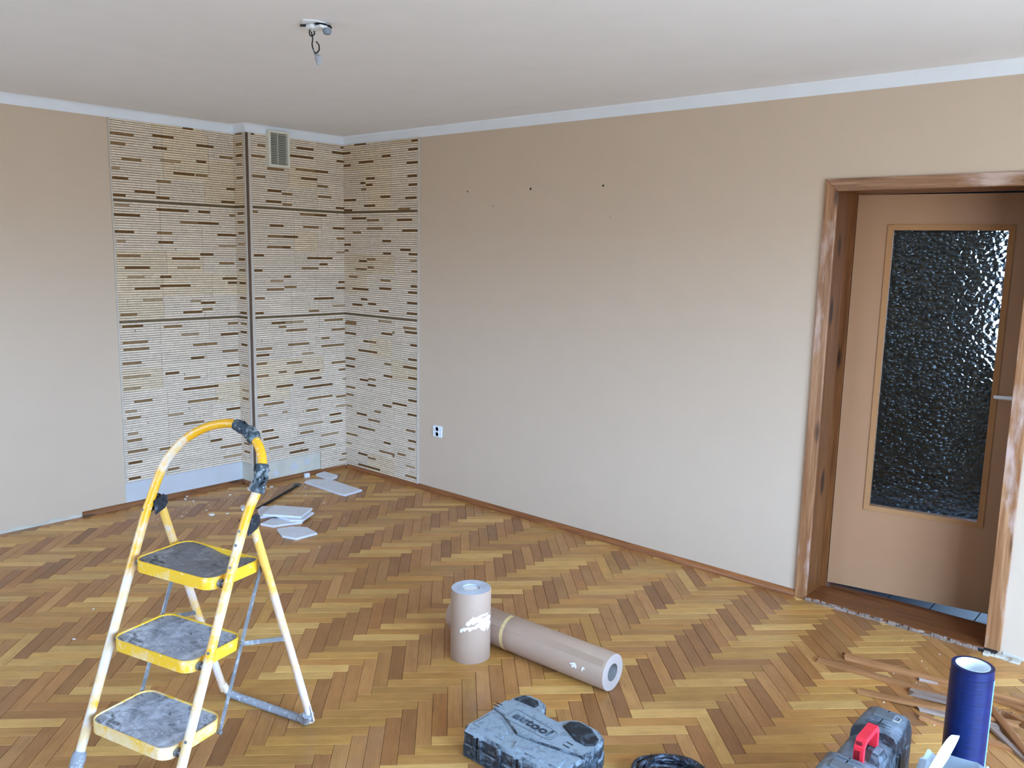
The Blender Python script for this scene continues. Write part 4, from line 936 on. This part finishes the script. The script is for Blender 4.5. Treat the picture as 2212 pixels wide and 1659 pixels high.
# ------------------------------------------------------------------ black tool case with red handle, standing
C2 = empty('tool_case', (4.642, -1.70, 0)); tag(C2, 'black plastic tool case standing on edge with a bright red carrying handle', 'tool case')
def yz_outline(h, l, notch=True):
    out = []; r = .055
    def arc(cy, cz, a0, a1, n=6):
        for k in range(n+1): a = math.radians(a0+(a1-a0)*k/n); out.append((cy+r*math.cos(a), cz+r*math.sin(a)))
    arc(l-r, h-r, 0, 90)
    if notch: out.extend([(.105, h), (.092, h-.006), (.082, h-.034), (.03, h-.036), (-.06, h-.036), (-.094, h-.034), (-.104, h-.006), (-.116, h)])
    arc(-l+r, h-r, 90, 180); arc(-l+r, r*.5, 180, 240, 3); out.append((-l+r, 0)); out.append((l-r, 0)); arc(l-r, r*.5, 300, 360, 3)
    return out
o_ = yz_outline(.325, .275)
def shell(name, x0, x1, sgn):
    b = MB(); n = len(o_); lay = [(0, 1.0), (.62, 1.0), (.86, .97), (1.0, .90)]; P = []
    for t_, k in lay:
        x = x0+(x1-x0)*t_
        P += [Vector((x, y*k, .162+(z-.162)*k)) for y, z in o_]
    Fs = [(a*n+q, a*n+(q+1) % n, (a+1)*n+(q+1) % n, (a+1)*n+q) for a in range(3) for q in range(n)]+[tuple(range(n)), tuple(range(3*n, 4*n))]
    b.mesh(P, Fs); return b.build(name, M['case2'], C2, smooth=35)
shell('shell_half', .002, .068, 1); shell('shell_half', -.002, -.066, -1)
b = MB(); n = len(o_); P = [Vector((x, y*.985, .162+(z-.162)*.985)) for x in (-.002, .002) for y, z in o_]; b.mesh(P, [(q, (q+1) % n, n+(q+1) % n, n+q) for q in range(n)]); b.build('seam', M['darkhole'], C2)
# red handle
b = MB()
hp = [(-.082, .292), (-.078, .345), (-.060, .367), (.040, .367), (.058, .345), (.062, .292)]
hi = [(-.064, .292), (-.062, .338), (-.050, .350), (.030, .350), (.042, .338), (.046, .292)]
P = []
for x in (-.004, .024):
    for q in hp+hi: P.append(Vector((x, q[0], q[1])))
Fs = []
for k in range(5): Fs += [(k, k+1, 6+k+1, 6+k), (12+k, 18+k, 18+k+1, 12+k+1), (k, 12+k, 12+k+1, k+1), (6+k, 6+k+1, 18+k+1, 18+k)]
Fs += [(0, 6, 18, 12), (5, 17, 23, 11)]
b.mesh(P, Fs); hd = b.build('carry_handle', M['red'], C2, merge=True)
b = MB()
for x_ in (.003, .012): b.box((x_, -.0835, .298), (x_+.004, -.0805, .335))
b.box((.001, -.079, .352), (.018, -.0755, .362)); b.build('handle_slot', plain('dark_red_recess', lin((120, 16, 26)), .6), C2)
b = MB(); b.mesh([Vector((.03, -.045, .29)), Vector((.062, -.045, .288)), Vector((.062, .028, .288)), Vector((.03, .028, .29)), Vector((.034, -.03, .318)), Vector((.052, -.03, .314)), Vector((.052, .015, .314)), Vector((.034, .015, .318))], [(4,5,6,7),(0,1,5,4),(1,2,6,5),(2,3,7,6),(3,0,4,7)]); b.build('hasp', M['case2'], C2)
for cy_ in (-.178, .190):
    b = MB(); b.prism(rrect(-.032, -.021, .030, .021, .004, 3), .322, .332, .003, fn=lambda p: Vector((p.x, p.y+cy_, p.z))); b.build('latch', M['latch'], C2)
    b = MB(); b.tube([(.030, cy_-.018, .329), (.044, cy_-.012, .326), (.044, cy_+.012, .326), (.030, cy_+.018, .329)], .0018, 6); b.build('latch_wire', M['alu'], C2)
for y_ in (.135, .12, -.13):
    b = MB(); b.tube([(-.035, y_, .325), (.0, y_, .3255), (.036, y_, .325), (.056, y_, .316)], .0028, 6); b.build('shell_rib', M['case2'], C2, smooth=True)
for y_ in (-.03, -.06, .07, .10, .13):
    b = MB(); b.box((.0665, y_, .05), (.0715, y_+.009, .255)); b.build('shell_rib', M['case2'], C2)

# ------------------------------------------------------------------ cable coil
CC = Vector((4.088, -1.842)); cbr = random.Random(12); b = MB()
for k in range(8):
    R_ = .126-.0105*(k % 4)+cbr.uniform(-.006, .006); z_ = .009+.0165*(k//4)+cbr.uniform(0, .008); ph = cbr.uniform(0, 6.28); ex = cbr.uniform(.92, 1.05); pts = []
    for q in range(28):
        a = 2*PI*q/28; pts.append(Vector(((R_+.007*math.sin(2*a+ph))*math.cos(a)*ex, (R_+.006*math.cos(3*a+ph))*math.sin(a), max(.0078, z_+.008*math.sin(a*2+ph)))))
    b.tube(pts, .0078, 10, closed=True)
co = b.build('cable_coil', M['cable'], None, smooth=True); co.location = (CC.x, CC.y, 0); tag(co, 'coil of thick black rubber cable on the parquet beside the grey case', 'cable')

# ------------------------------------------------------------------ blue film roll
BR = empty('film_roll', (4.836, -1.334, 0)); tag(BR, 'shiny blue protective film roll standing upright, wound on a white core tube', 'film roll')
R, ri, H = .062, .049, .50
b = MB(); b.lathe([(R, 0), (R, H-.028), (R-.0012, H-.027), (R-.0012, H)], 48, cap=False); b.build('film_wrap', M['blue'], BR, smooth=True)
b = MB(); b.lathe([(R-.0012, H), (ri, H)], 48); b.f = b.f[:48]; b.t = b.t[:48]; b.m = b.m[:48]; b.lc = b.lc[:48]; b.build('roll_end', M['blue'], BR)
b = MB(); b.lathe([(ri, H+.0005), (ri, .002)], 48); b.f = b.f[:48]; b.t = b.t[:48]; b.m = b.m[:48]; b.lc = b.lc[:48]; b.build('core_tube', M['core_white'], BR, smooth=True)
b = MB(); b.lathe([(ri, .004), (0, .004)], 32); b.f = b.f[:32]; b.t = b.t[:32]; b.m = b.m[:32]; b.lc = b.lc[:32]; b.build('core_bottom', M['core_white'], BR)
a = math.radians(-62+35); b = MB()
ea = math.atan2(CAM.y+1.334, CAM.x-4.836)+1.35
P = [Vector(((R+d)*math.cos(ea+q/R), (R+d)*math.sin(ea+q/R), z)) for d, q in ((.0004, -.004), (.0022, 0), (.0004, .004)) for z in (.0, H-.03)]
b.mesh(P, [(0,1,3,2),(2,3,5,4)]); b.build('loose_film_edge', plain('pale_blue_edge', lin((110, 160, 220)), .3), BR)

# ------------------------------------------------------------------ plastic bag
bg_ = empty('plastic_bag', (4.866, -1.585, 0)); tag(bg_, 'translucent white plastic carrier bag standing in front of the blue roll', 'bag')
br_ = random.Random(17); b = MB(); NS, NH = 40, 16; P = []
for j in range(NH+1):
    t_ = j/NH
    for k in range(NS):
        a = 2*PI*k/NS; sx_ = .085+.02*math.sin(PI*t_); sy_ = .082*(1-.25*t_)+.02*math.sin(PI*t_)
        ca, sa = math.cos(a), math.sin(a); q = lambda v: math.copysign(abs(v)**.62, v)
        w_ = .005*math.sin(5*a+3*t_*3)+.004*math.sin(11*a+7*t_)+br_.uniform(-.0015, .0015)
        zz_ = .288*t_ + (.012*math.sin(2*a+.6)+.008*math.sin(5*a))*t_**3
        P.append(Vector(((sx_+w_)*q(ca), (sy_+w_)*q(sa), max(.001, zz_))))
Fs = [(j*NS+k, j*NS+(k+1) % NS, (j+1)*NS+(k+1) % NS, (j+1)*NS+k) for j in range(NH) for k in range(NS)]+[tuple(range(NS-1, -1, -1))]
b.mesh(P, Fs); b.build('bag_body', M['bag'], bg_, smooth=80)
def ribbon(name, pts, w, dirv):
    b = MB(); P = spline(pts, 6); n = len(P); V = []
    for i, p in enumerate(P): ww = w[0]+(w[1]-w[0])*math.sin(PI*i/(n-1)); V += [p-dirv*ww, p+dirv*ww, p+dirv*ww+Vector((.001, .002, 0)), p-dirv*ww+Vector((.001, .002, 0))]
    Fs = []
    for i in range(n-1):
        for k in range(4): l = (k+1) % 4; Fs.append((i*4+k, i*4+l, (i+1)*4+l, (i+1)*4+k))
    Fs += [(0, 3, 2, 1), (4*n-4, 4*n-3, 4*n-2, 4*n-1)]
    b.mesh(V, Fs); return b.build(name, M['bag_handle'], bg_, smooth=60)
ribbon('bag_strap', [(-.040, -.085, .19), (-.048, -.06, .26), (-.030, -.040, .32), (-.012, -.030, .375), (-.004, -.024, .395)], (.010, .017), Vector((.85, .5, .0)).normalized())
ribbon('bag_strap', [(.085, .02, .21), (.105, .03, .26), (.125, .045, .285), (.135, .05, .27)], (.012, .018), Vector((.6, .6, .4)).normalized())

# ------------------------------------------------------------------ pulled-off trim strips
def trim_strip(x0, y0, x1, y1, z0, z1, w, h, back, roll, tone, label, seed):
    o = empty('trim_strip', (x0, y0, 0)); tag(o, label, 'wood strip', 'old trim strips lying on the parquet')
    dx, dy = x1-x0, y1-y0; Ln = math.hypot(dx, dy); o.rotation_euler = (0, 0, math.atan2(dy, dx)); rr = random.Random(seed)
    prof = [(-w/2, 0), (w/2, 0), (w/2, h*.35), (w*.30, h*.75), (w*.08, h), (-w*.30, h*.98), (-w/2, h*.8)]
    if back: prof = [(-w/2, 0), (w/2, 0), (w/2, h*.85), (w*.2, h), (w*.05, h*.86), (-w*.05, h*.86), (-w*.2, h), (-w/2, h*.9)]
    ca, sa = math.cos(roll), math.sin(roll); pr = [(a*ca-c*sa, a*sa+c*ca) for a, c in prof]; mn = min(c for a, c in pr); pr = [(a, c-mn) for a, c in pr]
    n = len(pr); NS_ = 14; P = []
    for i in range(NS_+1):
        t_ = i/NS_; x = Ln*t_
        for k, (a, c) in enumerate(pr):
            je = rr.uniform(-.012, .012) if i in (0, NS_) else 0
            P.append(Vector((x+je, a+.003*math.sin(t_*4+seed), c+z0+(z1-z0)*t_)))
    Fs = [(i*n+k, i*n+(k+1) % n, (i+1)*n+(k+1) % n, (i+1)*n+k) for i in range(NS_) for k in range(n)]+[tuple(range(n-1, -1, -1)), tuple(range(NS_*n, NS_*n+n))]
    b = MB(); b.mesh(P, Fs, tone); s = b.build('strip_body', M['strip_back'] if back else M['strip_face'], o, smooth=30)
    # ragged splinters along one edge
    b = MB()
    for k in range(int(Ln/.035)):
        x = rr.uniform(.01, Ln-.04); l_ = rr.uniform(.015, .05); t_ = x/Ln; zz_ = z0+(z1-z0)*t_
        b.mesh([Vector((x, w*.46, zz_+.001)), Vector((x+l_, w*.48, zz_+.001)), Vector((x+l_*.4, w*.52+rr.uniform(.001, .004), zz_+rr.uniform(.002, h*.8))), Vector((x+l_*.5, w*.42, zz_+h*.5))], [(0,1,2),(1,3,2),(3,0,2),(0,3,1)])
    b.build('splinters', M['rawwood'], o)
W1 = (1, 1, 1)
trim_strip(4.111, -.632, 4.990, -.56, 0, 0, .046, .018, False, 0, (1.05, 1.0, .95), 'longest orange-brown trim strip with a notched left end, lying nearest the doorway on the left', 1)
trim_strip(4.182, -.530, 5.050, -.40, 0, .0, .036, .024, False, 0, (1.1, 1.02, .98), 'pinkish brown profiled trim strip lying just behind the longest one', 2)
trim_strip(4.343, -.785, 4.88, -.66, 0, .018, .038, .018, False, 0, (.98, .92, .86), 'trim strip with a dark knot at its left end, just behind the black case', 3)
trim_strip(4.500, -.640, 4.80, -.615, .0, .016, .052, .014, True, 0, (1.0, .98, .96), 'short greyish strip turned plaster side up between two long brown strips', 4)
trim_strip(4.562, -.752, 4.83, -.722, .0, .012, .036, .014, True, 0, (1.05, 1.05, 1.05), 'short pale grey plaster-stained strip next to the top of the black case', 5)
trim_strip(4.580, -.818, 4.90, -.82, .0, .0, .040, .012, False, 0, (1.2, 1.12, 1.10), 'pale pinkish strip lying lowest in the pile, left of the blue roll', 6)
trim_strip(4.762, -.603, 4.975, -.870, .030, .004, .040, .02, False, 0, (.80, .68, .60), 'reddish brown strip lying crosswise on the pile, right of the blue roll', 7)
trim_strip(4.780, -.71, 4.985, -.90, .012, .0, .022, .012, True, 0, (1.2, 1.18, 1.15), 'pale edged strip under the crosswise reddish one', 8)
trim_strip(4.700, -.470, 5.05, -.50, 0, .006, .026, .014, False, 0, (.92, .82, .74), 'brown strip with a dark knot at the back of the pile by the door wall', 9)
trim_strip(4.845, -.60, 5.00, -.66, .022, .022, .028, .014, False, 0, (.95, .85, .75), 'short brown offcut on top of the pile at the right edge', 10)
trim_strip(4.49, -.505, 4.73, -.435, 0, 0, .014, .012, True, 0, (1.1, 1.05, 1.0), 'thin pale splinter of wood behind the long strips, left of the blue roll top', 11)

# ------------------------------------------------------------------ knocked-off cladding tiles
TILES = []
def broken_tile(pts, z, ang, label, tilt=0, th=.009, seed=1):
    TILES.append((min(p[0] for p in pts)-.01, max(p[0] for p in pts)+.01, min(p[1] for p in pts)-.01, max(p[1] for p in pts)+.01))
    cx_ = sum(p[0] for p in pts)/len(pts); cy_ = sum(p[1] for p in pts)/len(pts)
    poly = [(p[0]-cx_, p[1]-cy_) for p in pts]
    if sum(poly[i-1][0]*poly[i][1]-poly[i][0]*poly[i-1][1] for i in range(len(poly))) < 0: poly.reverse()
    rr = random.Random(seed); jag = []
    for i in range(len(poly)):
        a, c = Vector(poly[i-1]), Vector(poly[i]); n = max(1, int((c-a).length/.03)); nn = Vector((-(c-a).y, (c-a).x)).normalized()
        for k in range(n): jag.append(tuple(a+(c-a)*k/n+(nn*rr.uniform(-.0025, .0025) if k else Vector((0, 0)))))
    o = empty('broken_tile', (cx_, cy_, z)); o.rotation_euler = (tilt, 0, 0)
    tag(o, label, 'broken tile', 'knocked-off cladding tiles on the floor')
    b = MB(); b.prism(jag, .004, .004+th, .0015); b.build('gypsum_back', M['tileback'], o)
    ux, uy = math.cos(ang), math.sin(ang); b = MB(); ext = [(-uy*p[0]+ux*p[1]) for p in poly]; k = min(ext)
    while k < max(ext):
        q = clip(poly, -uy, ux, min(k+.0122, max(ext))); q = clip(q, uy, -ux, -k)
        if len(q) >= 3 and area(q) > 1e-5: b.prism(q, 0.0, .0045)
        k += .0154
    b.build('stone_relief', M['tileback'], o); return o
broken_tile([(.172, -.525), (.150, -.470), (.165, -.430), (.262, -.352), (.642, -.359), (.661, -.525), (.60, -.535)], 0, .0, 'long white gypsum tile lying face down, nearest the room corner', seed=1)
broken_tile([(.049, -.334), (.033, -.24), (.187, -.232), (.22, -.257), (.249, -.345), (.215, -.352), (.168, -.347)], 0, .2, 'squarish white tile fragment against the long tile, closest to the skirting', seed=2)
broken_tile([(.530, -1.15), (.485, -1.087), (.572, -.992), (.645, -1.017), (.72, -1.112), (.68, -1.225)], 0, .5, 'rounded broken tile at the back left of the pile of white tiles', seed=3)
broken_tile([(.727, -1.165), (.729, -.99), (.877, -.95), (.962, -1.095), (.90, -1.15)], .014, .3, 'white tile with stepped edge squeezed under the top tile of the pile', seed=4)
broken_tile([(.721, -1.232), (.600, -1.07), (.833, -.929), (.933, -1.088)], .029, .6, 'topmost rectangular white tile of the pile, crossing the others', seed=5)
broken_tile([(.797, -1.298), (.752, -1.185), (.924, -1.066), (.955, -1.10), (.894, -1.267)], .0, .6, 'white tile with a pointed left end lying in front of the topmost tile', seed=6)
broken_tile([(.954, -1.283), (.981, -1.193), (1.063, -1.137), (1.195, -1.156), (1.19, -1.304), (1.09, -1.335)], 0, 1.2, 'separate pentagon-shaped white tile nearest the camera in front of the pile', seed=7)
broken_tile([(.38, -1.184), (.395, -1.155), (.452, -1.188), (.449, -1.219)], 0, .3, 'tiny white tile chip peeking out left of the pile behind the ladder pole', seed=8)
broken_tile([(.030, -.430), (.040, -.395), (.058, -.395), (.050, -.432)], .0, .3, 'small white tile crumb standing by the skirting left of the squarish fragment', th=.028, seed=9)
# black metal strip on the floor
b = MB(); a, c = Vector((.486, -1.125, 0)), Vector((.185, -.586, 0)); d_ = (c-a).normalized(); s2 = Vector((-d_.y, d_.x, 0))
pf_ = [(-.014, 0), (.014, 0), (.014, .004), (-.009, .004), (-.009, .016), (-.014, .016)]
P = [p+s2*x+Vector((0, 0, z)) for p in (a, c) for x, z in pf_]; b.mesh(P, [(k, (k+1) % 6, 6+(k+1) % 6, 6+k) for k in range(6)]+[(5, 4, 3, 2, 1, 0), (6, 7, 8, 9, 10, 11)])
ms = b.build('metal_strip', plain('black_metal', lin((34, 36, 38)), .5), None); tag(ms, 'black angled metal strip lying on the parquet between the white tile fragments', 'metal strip')
b = MB(); b.box((-.020, -.025, 0), (.020, .025, .010)); e_ = b.build('strip_end', plain('grey_fitting', lin((96, 94, 84)), .6), ms); e_.location = (.195, -.604, .0042); e_.rotation_euler = (0, 0, math.atan2(d_.y, d_.x))
# plaster chips
ck = random.Random(3); first = None
CH_ = [(.005, -.895, 1.2), (.051, -.913, 1.4), (.060, -.880, 1.1), (.061, -.791, 1.3), (.092, -.757, 1.0), (.395, -1.403, 1.8), (.069, -1.079, .9), (-.108, -1.307, .9), (-.055, -1.349, 1.0), (.025, -1.331, .8), (.438, -1.318, 1.0), (.286, -1.553, .6), (.279, -1.377, .6), (.449, -.712, .6), (.687, -.728, .6), (1.831, -2.60, .6), (1.591, -2.748, .6), (1.33, -2.553, .5)]
for x_, y_, s0 in CH_:
    b = MB(); n = 6; pts = [(math.cos(2*PI*k/n)*ck.uniform(.008, .015)*s0, math.sin(2*PI*k/n)*ck.uniform(.006, .011)*s0) for k in range(n)]
    b.prism(pts, 0, .0055*s0, .001); o = b.build('plaster_chip', M['crumb'], None); o.location = (x_, y_, 0.0004); o.rotation_euler = (0, 0, ck.uniform(0, 3))
    tag(o, 'small white plaster chip lying loose on the parquet near the knocked-off tiles and ladder', 'plaster chip', 'loose plaster chips on the parquet')
b = MB()
for k in range(150):
    if k < 70: x_, y_ = ck.gauss(.12, .16), ck.gauss(-1.25, .22)
    elif k < 120: x_, y_ = ck.gauss(.5, .28), ck.gauss(-.9, .3)
    else: x_, y_ = ck.uniform(4.3, 5.0), ck.uniform(-1.0, -.1)
    if x_ < -.12 or (x_ < .03 and y_ > -.87) or y_ > -.05 or any(q[0] < x_ < q[1] and q[2] < y_ < q[3] for q in TILES): continue
    s0 = ck.uniform(.0012, .0032); b.prism([(x_+math.cos(a)*s0*ck.uniform(.7, 1.3), y_+math.sin(a)*s0) for a in (0, 1.3, 2.6, 3.9, 5.1)], .0002, s0*.9)
tag(b.build('plaster_dust', M['crumb'], None), 'fine white plaster crumbs scattered over the parquet around the tiles', 'rubble', kind='stuff')
